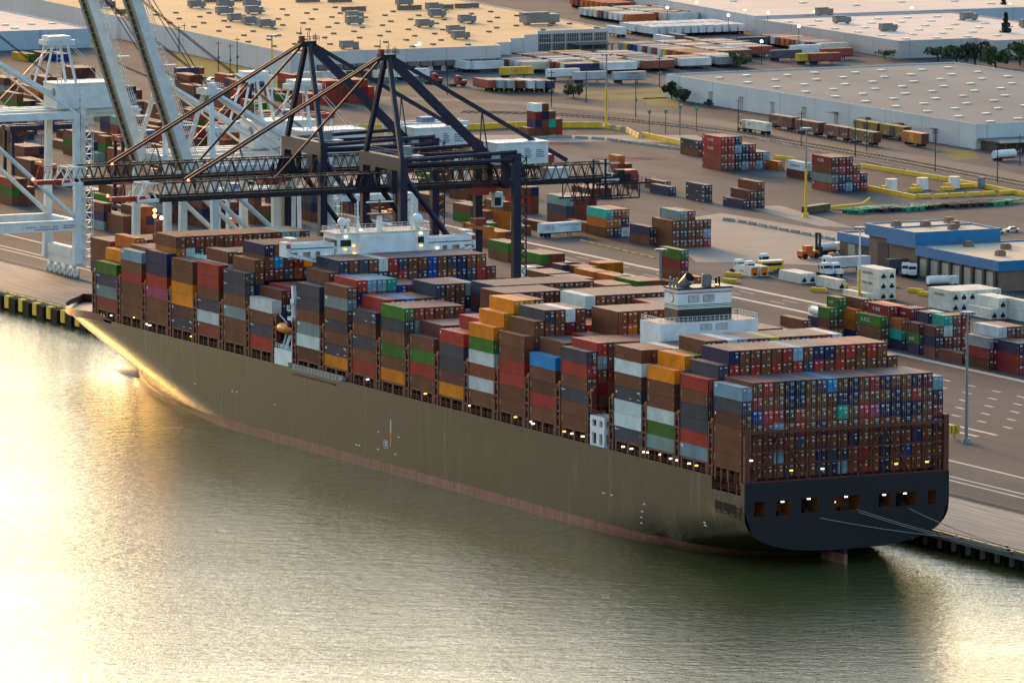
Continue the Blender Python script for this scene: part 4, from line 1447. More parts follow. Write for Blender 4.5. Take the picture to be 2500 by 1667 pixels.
        for y in (-1.1, 1.1): m.bar((e0.x, y, e0.z), (e1.x, y, e1.z), .3, .2, m=1)
        for i in range(30):
            q = e0 + d * (i * 2.06); m.bar((q.x, -2.7, q.z), (q.x, 2.7, q.z), .22, .2, m=1)
        m.build('boom', [CWHT, paint('boom_underside_shade', (.13, .11, .085), .6, .4), paint('boom_shade_tan', (.36, .32, .25), .55, .3)], root)  # tan and dark tones put the underside's warm shade into the colour
        m = MB()
        c0, c1 = a + nrm * 2.7, a + d * L + nrm * 2.7
        for y in (-3.3, -2.0): m.bar((c0.x, y, c0.z), (c1.x, y, c1.z), .12)
        c2, c3 = a + nrm * 1.6, a + d * L + nrm * 1.6
        for y in (-3.3, -2.0): m.bar((c2.x, y, c2.z), (c3.x, y, c3.z), .14)
        for i in range(42):
            p_ = a + d * (i * 1.48) + nrm * 1.6; q_ = p_ + nrm * 1.1
            m.bar((p_.x, -3.3, p_.z), (q_.x, -3.3, q_.z), .08); m.bar((p_.x, -3.3, p_.z), (p_.x, -2.0, p_.z), .1)
        for i in (8, 19, 31, 40):
            p_ = a + d * (i * 1.48); m.box(p_.x + 1.2, -4.4, p_.z - .1, p_.x + 4.6, -3.2, p_.z + .25)
        m.build('boom_walkway', CWHT, root)
        m = MB()
        for t, y in ((26, -1.6), (26, 1.6), (56, -1.6), (56, 1.6)):
            p_ = a + d * t + nrm * 1.4; m.bar((2.6, y, 63.4), (p_.x, y, p_.z), .16)
        for y in (-1.2, -.4, .6, 1.4): m.bar((hx + 2, y, 53), (a.x + d.x * 48, y, a.z + d.z * 48), .10)
        m.build('boom_stay', NAVYD, root)


wc = thing('quay_crane', 'white gantry crane with raised boom, next to the navy cranes', 'crane', (53, 385.6, QZ), 0, 'white cranes with raised booms')
white_parts(wc)
dup(wc, (53, 414.7, QZ), 0, 'white gantry crane with raised boom, second from the navy cranes')
wd = dup(wc, (53, 542.0, QZ), 0, 'white gantry crane standing on the open planked apron ahead of the bow')
# notice board of that crane
m = MB(); m.box(6, -.06, -1.05, 30, .06, 1.05, 0)
nb = m.build('notice_board', [WHT], wd, loc=(0, -10.9, 14.2))
m = MB()
for x0, x1, z0, z1 in ((15, 18, .1, .4), (19, 22, .1, .4), (23, 24.5, .1, .4), (17.5, 24.6, -.6, -.25), (26, 29.4, .25, .6), (26, 29, -.35, 0)):
    x = x0
    while x < x1 - .1: m.box(x, -.09, z0, min(x1, x + .5), -.065, z1); x += .68
m.build('lettering', [INK], nb)
# ------------------------------------------------------------------ container stacks in the yard
HY = 2.62
RW = paint('reefer_white', (.66, .64, .54), .5, .2, (.35, .28, .18))
REEF = {}
SIDE_ROT = (math.pi / 2, 0, -math.pi / 2)
END_ROT = (math.pi / 2, 0, 0)


def reefer_mesh(L):
    if L not in REEF:
        m = MB(); add_cont(m, L, HY + .06); me = m.mesh('reefer_body', [CM])
        u = MB()
        u.box(.22, -.03, .3, CWD - .22, .05, 2.4, 0); u.box(.55, -.06, .35, 1.9, -.02, 1.15, 1); u.box(1.0, -.06, 1.15, 1.55, -.02, 1.6, 1); u.box(.35, -.05, 1.7, 2.1, -.02, 1.76, 2)
        REEF[L] = (me, u.mesh('reefer_machinery', [CM, MK, ROD]))
    return REEF[L]


def reefer(loc, L, label, group, tint=(.68, .65, .53)):
    me, u = reefer_mesh(L)
    o = put('reefer_container', me, None, loc); tag(o, label, 'reefer', group)
    f = rnd.uniform(.9, 1.06); o.color = tuple(min(.85, x * f) for x in tint) + (1,)
    d = put('cooling_unit', u, o); d.color = o.color
    return o


COLN = ['first', 'second', 'third', 'fourth', 'fifth', 'sixth', 'seventh']
TN = {1: ['only'], 2: ['lower', 'upper'], 3: ['lowest', 'middle', 'top'], 4: ['lowest', 'second', 'third', 'top']}


def stack(px, py, cols, where, L=CL, ind=True, dk=3, step=CP, text=None, kinds=None, group='container stacks in the yard', x=None):
    """a block of containers along the quay direction; (px,py) is the ground corner of its first column"""
    p = at(px, py); x0 = p.x if x is None else x
    made = {}
    for c, s in enumerate(cols):
        prevn = len(cols[c - 1]) if c else 0
        for t, ch in enumerate(s):
            loc = (x0 + c * step, p.y, QZ + .02 + t * HY)
            if ind:
                lab = '%s container, %s tier, %s column, %s' % (PAL[ch][0], TN[len(s)][t], COLN[c], where) if len(s) > 1 or len(cols) > 1 else '%s container, %s' % (PAL[ch][0], where)
                k = 0
                if kinds and (c, t) in kinds: k = kinds[(c, t)]
                o = cont(ch, loc, L, HY - .02, lab, group, k if t >= prevn else 0, dk)
                made[(c, t)] = o
            else:
                stuff(ch, loc, L, HY - .02)
    for key, tx in (text or {}).items():
        o = made.get(key)
        if o is None: continue
        body_, sz, mat, y, z = tx
        lettering(body_, o, (-.02, L - y, z), sz, mat, SIDE_ROT)
    return made


KL, UA, HL_, YM = ('K LINE', 1.25, MW, 3.6, .9), ('UASC', 1.5, MW, 1.6, .8), ('Hapag-Lloyd', 1.1, INK, 2.9, .85), None
HLS = ('Hapag-Lloyd', .62, INK, 1.7, 1.0)
hb = MB(); hb.tube((-.02, 0, 0), (-.05, 0, 0), .62, k=4); HLM = hb.mesh('emblem', [INK])


def emblem(o, L, y=1.5, z=1.35):
    put('emblem', HLM, o, (0, L - y, z))


F_ = 6.06
st = stack(2025, 828, ['Omg', 'Ongg'], 'short stack nearest the buff deck of the funnel block', F_, text={(1, 3): ('UASC', .95, MW, 1.2, .9)}, kinds={(0, 1): 1})
st = stack(2086, 832, ['vOO', 'vnnn'], 'stack with two orange lettered boxes', CL, text={(0, 1): HL_, (0, 2): ('Hapag-Lloyd', .8, INK, 2.6, 1.0)}, kinds={(1, 3): 1})
emblem(st[(0, 1)], CL); emblem(st[(0, 2)], CL)
st = stack(2150, 850, ['nng', 'nnnR', 'nnno'], 'stack under the green lettered box', CL, text={(0, 2): ('U A S C', 1.45, MW, 2.0, .8), (1, 3): KL}, kinds={(0, 1): 1, (1, 3): 5})
st = stack(2200, 856, ['vtO', 'vtvR', 'nnnn'], 'short stack with a teal middle box', F_, text={(0, 2): HLS, (1, 3): ('K LINE', .8, MW, 1.4, .9)})
emblem(st[(0, 2)], F_, .8, 1.3)
stack(2243.5, 866.6, ['vgm', 'vgnv', 'nnnw'], 'short stack with a green middle box and slate above', F_, text={(0, 1): ('UASC', 1.1, MW, 1.0, .8)}, kinds={(0, 0): 0})
stack(2282.7, 874, ['nvm', 'nmwt', 'nnnn', 'nRrR'], 'short stack capped by a teal box', F_, kinds={})
stack(2348.7, 889, ['n'], 'standing alone at the roadside beside the tall quay lamp')
stack(2414.6, 903.8, ['dRG', 'dRRw', 'dRRn', 'dRRn'], 'roadside stack with a grey box over dark red ones', kinds={(0, 1): 5, (0, 0): 5})
stack(2486.8, 916.6, ['RRv', 'RRn'], 'roadside stack nearest the photo edge, navy over red', kinds={(0, 0): 5, (0, 1): 5, (0, 2): 2})
stack(1960.5, 806, ['n'], 'standing alone left of the white tank container')
stack(1637, 712, ['n'], 'standing alone between the lamp post and the funnel')
stack(1700, 700, ['O'], 'partly hidden behind the funnel pipes', F_)
stack(1661, 706, ['nnRg'], 'tall single stack behind the funnel', CL, kinds={(0, 1): 5})
# yard blocks farther out
st = stack(1759.4, 417, ['kkrr', 'nrrr', 'dvlv', 'lvv', 'rdr', 'ld', 'rl'], 'red lettered stack near the white lorry', text={(0, 2): KL, (0, 3): KL}, kinds={(0, 0): 1, (0, 1): 5, (0, 2): 5, (0, 3): 5})
stack(1705, 384, ['ns'], 'pair half behind the red lettered stack', kinds={(0, 1): 4})
stack(1898.7, 416, ['O'], 'short one at the end of the red lettered stack', F_)
st = stack(2029.4, 469, ['kemR', 'vsrR', 'lsRR', 'vrn', 'rv'], 'stack with a red lettered top behind the yellow mast', text={(0, 3): KL}, kinds={(0, 0): 5, (0, 2): 1})
st = stack(1966.7, 440, ['mw'], 'pair beside the yellow mast, white over maroon')
lettering('YANG MING', st[(0, 1)], (-.02, CL - 2.6, .95), 1.0, CRED, SIDE_ROT)
stack(1721, 494.7, ['ss'], 'pair of slate boxes standing alone in the open yard', kinds={(0, 0): 4, (0, 1): 4})
LOGO = MB(); LOGO.poly([(-.06, 7.6, .7), (-.06, 6.0, .75), (-.06, 5.4, 1.9), (-.06, 6.6, 1.3)]); LOGO.poly([(-.06, 6.9, .6), (-.06, 4.4, .6), (-.06, 5.0, 1.0)])
LOGOM = LOGO.mesh('bird_mark', [MW])
stack(1812.6, 510.7, ['v', 'nm', 'vnn'], 'stepped pile of six in the open yard', kinds={(0, 0): 2, (1, 1): 1})
stack(1620, 465, ['n'], 'behind the lone navy box'); stack(1633, 478, ['v'], 'lying alone in front of a brown one')
stack(1640.4, 607.4, ['nnn', 'nsne', 'nnnn', 'nnn', 'rln'], 'large brown block behind the ship', kinds={(0, 2): 0})
stack(1586, 600, ['nv'], 'pair at the near side of the large brown block')
stack(1479.5, 579.5, ['nOt', 'vOn', 'wvO'], 'stack of orange boxes under a teal one', kinds={(0, 2): 1})
stack(1381.7, 547.6, ['nse', 'nnn', 'nrn', 'nnR'], 'stack behind the white trailer, grey over slate', kinds={(0, 1): 4, (0, 2): 6}, ind=False)
stack(1430.6, 566.8, ['n'], 'brown', ind=False)
for a in ((1278.6, 523, ['nrn', 'nnv']), (1227.5, 560, ['OOn']), (1185, 560, ['wn'], F_), (1151, 547, ['gn', 'nn']), (1278.6, 575, ['n'], F_), (1325, 566, ['n']), (1242.4, 478.5, ['nR', 'nn']), (1141.5, 492, ['ns', 'nn']), (1508, 443, ['nkO', 'nn'], F_),
          (1541, 461.5, ['nn'], F_), (1440, 482, ['n', 'n', 'n']), (1060, 470, ['ng', 'nn', 'n']), (1050, 520, ['nn', 'sn']), (1160, 520, ['n']), (1100, 440, ['nrn', 'nnn']), (985, 480, ['nn', 'sn', 'nn']), (1320, 668, ['ng', 'rn', 'gn']), (1240, 640, ['ng', 'nn']), (1215, 612, ['nO', 'nn']), (1195, 590, ['gg'], F_),
          (1372, 694, ['ss', 'vs', 'nn'], F_), (1334, 716, ['nn', 'nn', 'nv']), (1418, 700, ['vn', 'nn']), (1462, 690, ['OO', 'gO', 'nO'], F_), (1452, 712, ['nO', 'nO']), (1500, 722, ['nO', 'nn']), (1390, 730, ['nn', 'nn', 'nk']), (1556, 735, ['ng', 'nn', 'nk']), (1290, 700, ['vw', 'vv'], F_), (1290, 735, ['nn', 'ns']), (1480, 745, ['nk', 'nn', 'nn'])):
    stack(a[0], a[1], a[2], '', a[3] if len(a) > 3 else CL, ind=False)
# far small pile beyond the yellow barrier
stack(1290, 333, ['n', 'nvRw', 'nnvn', 'ntn', 'rn'], 'small pile in front of the yellow barrier', F_, ind=False)
# blocks under and beyond the white cranes
for px, py, cols in ((28.7, 502, ['ngk', 'nmn', 'nn']), (253, 563.6, ['evn', 'nn']), (300.8, 573, ['nn', 'ng', 'n']), (338, 573, ['nnn', 'nvn', 'nn']), (404, 544.5, ['nen', 'nns']), (493, 555, ['nvn', 'nn', 'nO']), (223, 487, ['k', 'w']), (262, 500, ['g', 'nn']), (565, 560, ['nvn', 'ns']), (620, 548, ['nnn', 'gn', 'nn']),
                     (690, 545, ['nns', 'nnn']), (760, 540, ['nvs', 'nns', 'nO']), (850, 520, ['nsn', 'nvn', 'nnn']), (930, 515, ['nn', 'nO', 'nnn']), (75, 455, ['nnn', 'nkn', 'nn']), (160, 455, ['nn', 'On', 'nn']), (300, 430, ['nnk', 'ngn']), (380, 420, ['nO', 'nrn', 'nn']), (60, 400, ['nn', 'mn', 'nv'])):
    stack(px, py, cols, '', CL, ind=False)
for i in range(70):
    px = rnd.uniform(0, 720); py = rnd.uniform(235, 400)
    stack(px, py, [''.join(rnd.choice('nnnnmmrOkgvsen') for _ in range(rnd.randint(1, 3))) for _ in range(rnd.randint(1, 3))], '', rnd.choice((CL, CL, F_)), ind=False)
for px, py, cols in ((185, 222, ['mmm', 'mmm', 'nnm']), (110, 245, ['nnm', 'mmn', 'mm']), (60, 150, ['y']), (72, 150, ['g']), (110, 148, ['m', 'm']), (140, 150, ['B', 'B']), (790, 255, ['rrr', 'krk', 'rnr']), (850, 252, ['krr', 'rrk', 'nRk', 'rr']), (750, 268, ['kk', 'rR'])):
    stack(px, py, cols, '', CL, ind=False)

# white refrigerated boxes
def reefers(px, py, cols, where, L=CL, text=None):
    p = at(px, py)
    for c, n in enumerate(cols):
        for t in range(n):
            lab = 'white refrigerated container, %s tier, %s column, %s' % (TN[max(n, 1)][t], COLN[c], where) if n > 1 or len(cols) > 1 else 'white refrigerated container, %s' % where
            o = reefer((p.x + c * CP, p.y, QZ + .02 + t * 2.7), L, lab, 'white refrigerated containers', (.60, .60, .56) if (c + t) % 3 == 1 and t == 0 else (.70, .66, .54))
            if text and (c, t) in text:
                lettering(text[(c, t)], o, (-.02, L - 2.6, .95), 1.05, CRED, SIDE_ROT)


reefers(2146.7, 732.7, [3, 3], 'tall pair by the lamp post', text={(0, 1): 'YANG MING', (0, 2): 'YANG MING'})
reefers(2112, 742, [1], 'at the foot of the tall pair')
reefers(2323, 761, [2] * 6, 'long block by the blue roofed building', text={(0, 1): 'YANG MING'})
reefers(2417.8, 780, [1, 2, 2], 'block nearer the road')
reefers(2520, 790, [2], 'pair at the photo edge')
reefers(1954, 693, [1, 1], 'double row on the open lane'); reefers(2045.5, 708, [1], 'alone beside the tall pair')
p = at(1833, 676)
for k in range(2):
    o = reefer((p.x + k * 3.0, p.y, QZ + .02), 9.0, 'white refrigerated container with an orange end, %s of two' % ('nearer' if k == 0 else 'farther'), 'orange ended refrigerated containers')
    m = MB(); m.box(.2, -.09, .2, CWD - .2, -.07, 2.5); m.box(.7, -.12, .3, 1.7, -.09, 1.0, 1); m.build('end_panel', [CORG, MK], o)
    if k == 0: lettering('Hapag', o, (-.02, 6.4, 1.0), .8, INK, SIDE_ROT)
# tank container
p = at(2000, 800)
t = thing('tank_container', 'white tank container resting on a navy box by the lone brown container', 'tank', (p.x, p.y, QZ + 2.64))
m = MB(); m.tube((1.22, .3, 1.3), (1.22, 5.76, 1.3), 1.12, k=16); m.build('tank', [WHT], t, smooth=False)
m = MB()
for y in (0, 5.94):
    for x in (0, 2.3): m.box(x, y, 0, x + .14, y + .12, 2.55)
    m.box(.14, y, 0, 2.3, y + .12, .14); m.box(.14, y, 2.41, 2.3, y + .12, 2.55)
for x in (0, 2.3): m.box(x, .12, 0, x + .14, 5.94, .14)
m.build('frame', [WHT], t)
stack(2000, 800, ['v'], 'carrying the white tank container', F_)
# ------------------------------------------------------------------ buildings, roads, trees
def roof_mat(name, a, b_, seam=0.0, seamcol=(.1, .09, .08)):
    m, nt, bs = new_mat(name)
    pat = wnoise(nt, .02, 5, (1, .35, 1)); fine = wnoise(nt, .4, 3)
    c = mixc(nt, ramp(nt, pat, .35, .68), a, b_)
    c = mixc(nt, mathn(nt, 'MULTIPLY', ramp(nt, fine, .5, .8), .25), c, tuple(x * .7 for x in a))
    if seam:
        gm = N(nt, 'NewGeometry'); sp = N(nt, 'SeparateXYZ'); nt.links.new(gm.outputs['Position'], sp.inputs[0])
        f = mathn(nt, 'LESS_THAN', mathn(nt, 'FRACT', mathn(nt, 'MULTIPLY', sp.outputs[1], 1 / seam)), .035)
        c = mixc(nt, mathn(nt, 'MULTIPLY', f, .55), c, seamcol)
    nt.links.new(c, bs.inputs['Base Color']); bs.inputs['Roughness'].default_value = .85; bs.inputs['Specular IOR Level'].default_value = .08
    return m


def wall_mat(name, a, seam=18.0, axis=1, low=None):
    m, nt, bs = new_mat(name)
    pat = wnoise(nt, .06, 4); st_ = wnoise(nt, .8, 3, (1, 1, .1))
    c = mixc(nt, ramp(nt, pat, .3, .7), a, tuple(x * .85 for x in a))
    c = mixc(nt, mathn(nt, 'MULTIPLY', ramp(nt, st_, .56, .8), .3), c, (.25, .22, .19))
    gm = N(nt, 'NewGeometry'); sp = N(nt, 'SeparateXYZ'); nt.links.new(gm.outputs['Position'], sp.inputs[0])
    for ax, off in ((1, 0), (0, 3)):
        f = mathn(nt, 'LESS_THAN', mathn(nt, 'FRACT', mathn(nt, 'MULTIPLY', mathn(nt, 'ADD', sp.outputs[ax], off), 1 / seam)), .022)
        c = mixc(nt, mathn(nt, 'MULTIPLY', f, .5), c, tuple(x * .45 for x in a))
    if low:
        c = mixc(nt, mathn(nt, 'LESS_THAN', sp.outputs[2], QZ + low[0]), c, low[1])
    nt.links.new(c, bs.inputs['Base Color']); bs.inputs['Roughness'].default_value = .7; bs.inputs['Specular IOR Level'].default_value = .2
    return m


W_A = wall_mat('warehouse_wall_pale', (.52, .49, .48), 16.0)
W_D = wall_mat('warehouse_wall_white', (.56, .56, .53), 24.0)
W_B = wall_mat('warehouse_wall_pinkish', (.48, .42, .39), 22.0)
R_A = roof_mat('roof_tan', (.60, .41, .21), (.50, .34, .17), 26.0, (.25, .2, .15))
R_D = roof_mat('roof_grey', (.115, .14, .145), (.16, .18, .18))
R_B = roof_mat('roof_cream', (.62, .52, .42), (.54, .44, .36), 38.0, (.3, .27, .24))
HV = paint('rooftop_unit', (.20, .19, .18), .6, .3); HVL = paint('roof_vent', (.16, .13, .10), .7, .2); SKY_ = paint('skylight', (.70, .62, .48), .4, .1)


def building(name, label, pts, h, wall, roof, par=.45):
    t = thing(name, label, 'building', (pts[0][0], pts[0][1], QZ))
    ox, oy = pts[0]
    loc = [(x - ox, y - oy) for x, y in pts]
    m = MB(); k = len(loc)
    for i in range(k):
        a, b_ = loc[i], loc[(i + 1) % k]
        m.quad((a[0], a[1], -.3), (b_[0], b_[1], -.3), (b_[0], b_[1], h), (a[0], a[1], h))
        d = Vector((b_[0] - a[0], b_[1] - a[1])); 
        if d.length < .01: continue
        n_ = Vector((-d.y, d.x)).normalized() * .35
        m.quad((a[0] + n_.x, a[1] + n_.y, h - par), (a[0] + n_.x, a[1] + n_.y, h), (b_[0] + n_.x, b_[1] + n_.y, h), (b_[0] + n_.x, b_[1] + n_.y, h - par))
        m.quad((a[0], a[1], h), (b_[0], b_[1], h), (b_[0] + n_.x, b_[1] + n_.y, h), (a[0] + n_.x, a[1] + n_.y, h))
    m.build('wall', [wall], t)
    m = MB(); m.poly([(x, y, h - par) for x, y in loc]); m.build('roof', [roof], t)
    return t


# big tan roofed warehouse with the stepped front
PA = [(415.2, 1101.2), (499, 1101.2), (502.2, 1112.6), (509.4, 1113.2), (515.8, 1127.4), (522.4, 1128.2), (528.2, 1140.6), (534.6, 1141.6), (541.2, 1155), (571, 1155), (581.5, 1250), (612, 1620), (455, 1620)]
A_ = building('warehouse', 'huge warehouse with a tan flat roof, pinkish long wall and stepped front', PA, 8.5, W_A, R_A)
def on_roof(t, px, py, h): 
    p_ = at(px, py, QZ + h); return (p_.x - t.location.x, p_.y - t.location.y, h)
VENT = MB(); VENT.box(-.9, -.6, 0, .9, .6, .55); VENTM = VENT.mesh('roof_vent', [HVL])
cnt = 0
for iy in range(13):
    for ix in range(14):
        if cnt >= 98: break
        wx = 424 + ix * 11.2; wy = 1112 + iy * 22 + (ix % 2) * 6
        if wx > 571 or (wx > 500 and wy < 1160) or wx < 418 + (wy - 1100) * .1: continue
        put('roof_vent', VENTM, A_, (wx - 415.2, wy - 1101.2, 8.06)); cnt += 1
UN = MB(); UN.box(-3.2, -1.6, .5, 3.2, 1.6, 2.6); UN.box(-3.5, -1.0, 2.6, 1.5, 1.0, 3.1)
for dx in (-2.4, 2.4):
    UN.box(dx - .12, -1.4, 0, dx + .12, 1.4, .5)
UNM = UN.mesh('rooftop_unit', [HV])
RK = MB()
for i in range(7): RK.box(-5 + i * 1.5, -.8, 0, -4.2 + i * 1.5, .8, 1.5)
RK.box(-5.2, -.9, 1.5, 5.2, -.7, 1.7); RK.box(-5.2, .7, 1.5, 5.2, .9, 1.7)
RKM = RK.mesh('rooftop_rack', [HVL])
for px, py in ((260, 20), (480, 20), (550, 18), (548, 36), (615, 18), (620, 34), (578, 53), (613, 60), (650, 67), (865, 47), (865, 60), (1067, 42), (1037, 67), (1140, 56), (1112, 82), (1124, 96), (987, 14), (1060, 26), (852, 120)):
    put('rooftop_unit', UNM, A_, on_roof(A_, px, py, 8.06))
for px, py in ((312, 34), (515, 6), (595, 4), (752, 6), (830, 6), (864, 28), (1000, 25), (1078, 23), (1140, 20)):
    put('rooftop_rack', RKM, A_, on_roof(A_, px, py, 8.06))
u2 = put('rooftop_unit', UNM, A_, on_roof(A_, 1317, 60, 8.06)); u2.scale = (2.2, 1.8, 1.5)
# dock doors and office windows on the front
DKM = paint('dock_shadow', (.05, .042, .04), .7, .2); CAN = paint('dock_canopy', (.16, .13, .12), .7, .2)
for i in range(15):
    m = MB(); x = 425.5 - 415.2 + i * 5.1; m.box(x, -1.6, 2.2, x + 4.0, -.02, 3.9, 1); m.box(x + .4, -.12, .2, x + 3.6, -.01, 2.2, 0)
    m.build('dock_door', [DKM, CAN], A_)
WINF = paint('window_strip', (.055, .06, .07), .3, 0); WINB = paint('window_frame_tan', (.40, .34, .26), .6, 0)
for i in range(5):
    m = MB(); x = 541.8 - 415.2 + i * 5.8; y = 1154.94 - 1101.2
    m.box(x, y - .1, 4.2, x + 5.0, y, 7.2, 0); m.box(x, y - .1, 1.0, x + 5.0, y, 3.7, 0)
    for j in range(6): m.box(x + .1 + j * .95, y - .16, 1.0, x + .25 + j * .95, y - .1, 7.2, 1)
    m.box(x, y - .18, 5.6, x + 5.0, y - .1, 5.75, 1); m.box(x + 5.0, y - .3, 0, x + 5.6, y, 7.4, 1)
    m.build('window', [WINF, WINB], A_)
m = MB(); m.box(554 - 415.2, 1148 - 1101.2, 3.2, 570 - 415.2, 1154.6 - 1101.2, 3.6); m.box(556 - 415.2, 1148.5 - 1101.2, 0, 556.4 - 415.2, 1149 - 1101.2, 3.2); m.box(569 - 415.2, 1148.5 - 1101.2, 0, 569.4 - 415.2, 1149 - 1101.2, 3.2); m.build('entrance_canopy', [CAN], A_)

# grey roofed warehouse
D_ = building('warehouse', 'warehouse with a grey roof dotted with skylights and a long white wall beside the railway', [(497, 757.5), (613.5, 757.5), (613.5, 973), (497, 970)], 8.2, W_D, R_D)
SK = MB(); SK.box(-1.4, -.8, 0, 1.4, .8, .45); SKM = SK.mesh('skylight', [SKY_])
for iy in range(10):
    for ix in range(8):
        x = 10 + ix * 13.4; y = 8 + iy * 20.5 + (ix % 2) * 5
        if y < 208: put('skylight', SKM, D_, (x, y, 7.78))
m = MB()
for i in range(9):
    y = 26 + i * 22
    d = MB(); d.box(-.12, y - 1.2, .3, -.01, y + 1.2, 4.2, 0); d.box(-.2, y - 1.5, 4.2, -.01, y + 1.5, 4.5, 1)
    if i < 4: d.box(-3.2, y - 1.5, 4.5, -.01, y + 1.5, 4.7, 1)
    d.build('door', [paint('door_grey', (.33, .31, .27), .6, .3), CAN], D_)
m = MB(); m.box(.8, -14, 3.0, 40, -.02, 3.5, 0); m.box(2, -10, -.3, 38, -.05, 3.0, 1); m.box(.8, -14.1, 3.0, 40, -14, 4.0, 2)
for i in range(9): m.box(3 + i * 4, -13.8, -.3, 3.4 + i * 4, -13.4, 3.0, 1)
m.build('office_porch', [CAN, paint('porch_brown', (.09, .06, .045), .6, .2), paint('porch_fascia', (.52, .47, .43), .6, .1)], D_)

# pinkish white warehouse, the far pale one and the one at the top corner
B_ = building('warehouse', 'low warehouse with a cream roof and pinkish wall behind the grey roofed one', [(652.5, 1081), (685.5, 1081), (685.5, 1068), (742, 1066), (742, 1198), (655.5, 1198)], 6.6, W_B, R_B)
for px, py in ((2012, 38), (2055, 58), (2168, 77), (2365, 50), (2510, 68)):
    put('rooftop_unit', UNM, B_, on_roof(B_, px, py, 6.1))
for iy in range(6):
    for ix in range(6): put('skylight', SKM, B_, (9 + ix * 13, 10 + iy * 18, 6.15))
C_ = building('warehouse', 'far pale warehouse along the top edge, blue grey on its end wall', [(664, 1212), (860, 1208), (872, 1520), (690, 1520)], 6.3, wall_mat('warehouse_wall_bluish', (.44, .47, .50), 20.0), R_B)
for px, py in ((1790, 4), (1960, 8), (2090, 14), (2200, 6), (2330, 4), (2420, 10)): put('skylight', SKM, C_, on_roof(C_, px, py, 5.9))
E_ = building('warehouse', 'warehouse with a pale roof and blue grey end wall in the top corner', [(300, 1252), (403, 1249.5), (409, 1350), (306, 1352)], 7.2, wall_mat('warehouse_wall_blue_grey', (.40, .45, .49), 55.0), R_B)
for px, py in ((12, 62), (76, 60), (128, 58), (35, 70)): put('skylight', SKM, E_, on_roof(E_, px, py, 6.8))

# blue roofed workshop
BL = paint('fascia_blue', (.010, .150, .330), .45, .15, (.05, .10, .16)); BRK = paint('brick_tan', (.20, .135, .095), .8, .3, streak=False); ROOFC = roof_mat('roof_buff', (.62, .48, .30), (.54, .42, .27)); DOORC = paint('bay_door', (.42, .36, .27), .6, .15)
w_ = thing('workshop', 'tan brick workshop with a broad blue fascia, stepped blocks and buff roofs', 'building', (294, 396.5, QZ))
m = MB()
m.box(.6, .6, -.3, 60, 45, 5.6); m.box(1.2, 45, -.3, 26.5, 73, 8.4); m.box(7.6, 73, -.3, 22, 101, 4.0)
m.build('wall', [BRK], w_)
for x0, y0, x1, y1, z0, z1 in ((0, 0, 60.5, 45.2, 5.5, 8.3), (0, 45.25, 27, 61, 7.4, 11.8), (.05, 61.05, 26.9, 73.4, 8.6, 11.75), (7, 73.45, 22.5, 101.5, 3.9, 6.4)):
    m = MB()
    m.box(x0, y0, z0, x1, y0 + .5, z1); m.box(x0, y1 - .5, z0, x1, y1, z1); m.box(x0, y0 + .5, z0, x0 + .5, y1 - .5, z1); m.box(x1 - .5, y0 + .5, z0, x1, y1 - .5, z1)
    m.build('fascia', [BL], w_)
for x0, y0, x1, y1, z in ((.5, .5, 60, 44.7, 7.9), (.5, 45.75, 26.5, 73, 11.4), (7.5, 73.95, 22, 101, 6.0)):
    m = MB(); m.quad((x0, y0, z), (x1, y0, z), (x1, y1, z), (x0, y1, z)); m.build('roof', [ROOFC], w_)
for i in range(7):
    m = MB(); y = 4 + i * 6.0; m.box(.5, y, 0, .59, y + 3.6, 4.8); m.build('bay_door', [DOORC], w_)
for i in range(8):
    m = MB(); y = 2.0 + i * 6.0; m.box(-.1, y - .3, 0, .59, y + .5, 5.5); m.build('pier', [DKM], w_)
for y0, y1, h_ in ((62, 68, 7.2), (76, 80, 3.6), (84, 88, 3.6), (92, 96, 3.6)):
    m = MB(); m.box(1.05 if y0 < 75 else 7.45, y0, 0, 1.18 if y0 < 75 else 7.58, y1, h_); m.build('bay_door', [DKM if y0 < 85 else DOORC], w_)
for x, y, z in ((4, 64, 11.4), (11, 60, 11.4), (18, 56, 11.4), (22, 66, 11.4), (14, 50, 11.4), (12, 38, 7.9), (18, 28, 7.9), (26, 20, 7.9), (34, 10, 7.9), (8, 14, 7.9)):
    m = MB(); m.box(x, y, z, x + 2.4, y + 2.0, z + 1.3); m.box(x + .3, y + .3, z + 1.3, x + 2.1, y + 1.7, z + 1.6); m.build('rooftop_unit', [paint('unit_brown', (.22, .13, .09), .6, .2)], w_)

# roads and railway beyond the yard
def ribbon(pts, wdt, z):
    m = MB(); P_ = [at(px, py) for px, py in pts]
    L_, R_ = [], []
    for i, p_ in enumerate(P_):
        a = P_[max(0, i - 1)]; b_ = P_[min(len(P_) - 1, i + 1)]
        d = (b_ - a); d.z = 0; d.normalize(); n_ = Vector((-d.y, d.x, 0)) * (wdt / 2)
        L_.append(p_ + n_); R_.append(p_ - n_)
    for i in range(len(P_) - 1):
        m.quad((R_[i].x, R_[i].y, z), (R_[i + 1].x, R_[i + 1].y, z), (L_[i + 1].x, L_[i + 1].y, z), (L_[i].x, L_[i].y, z))
    return m, P_


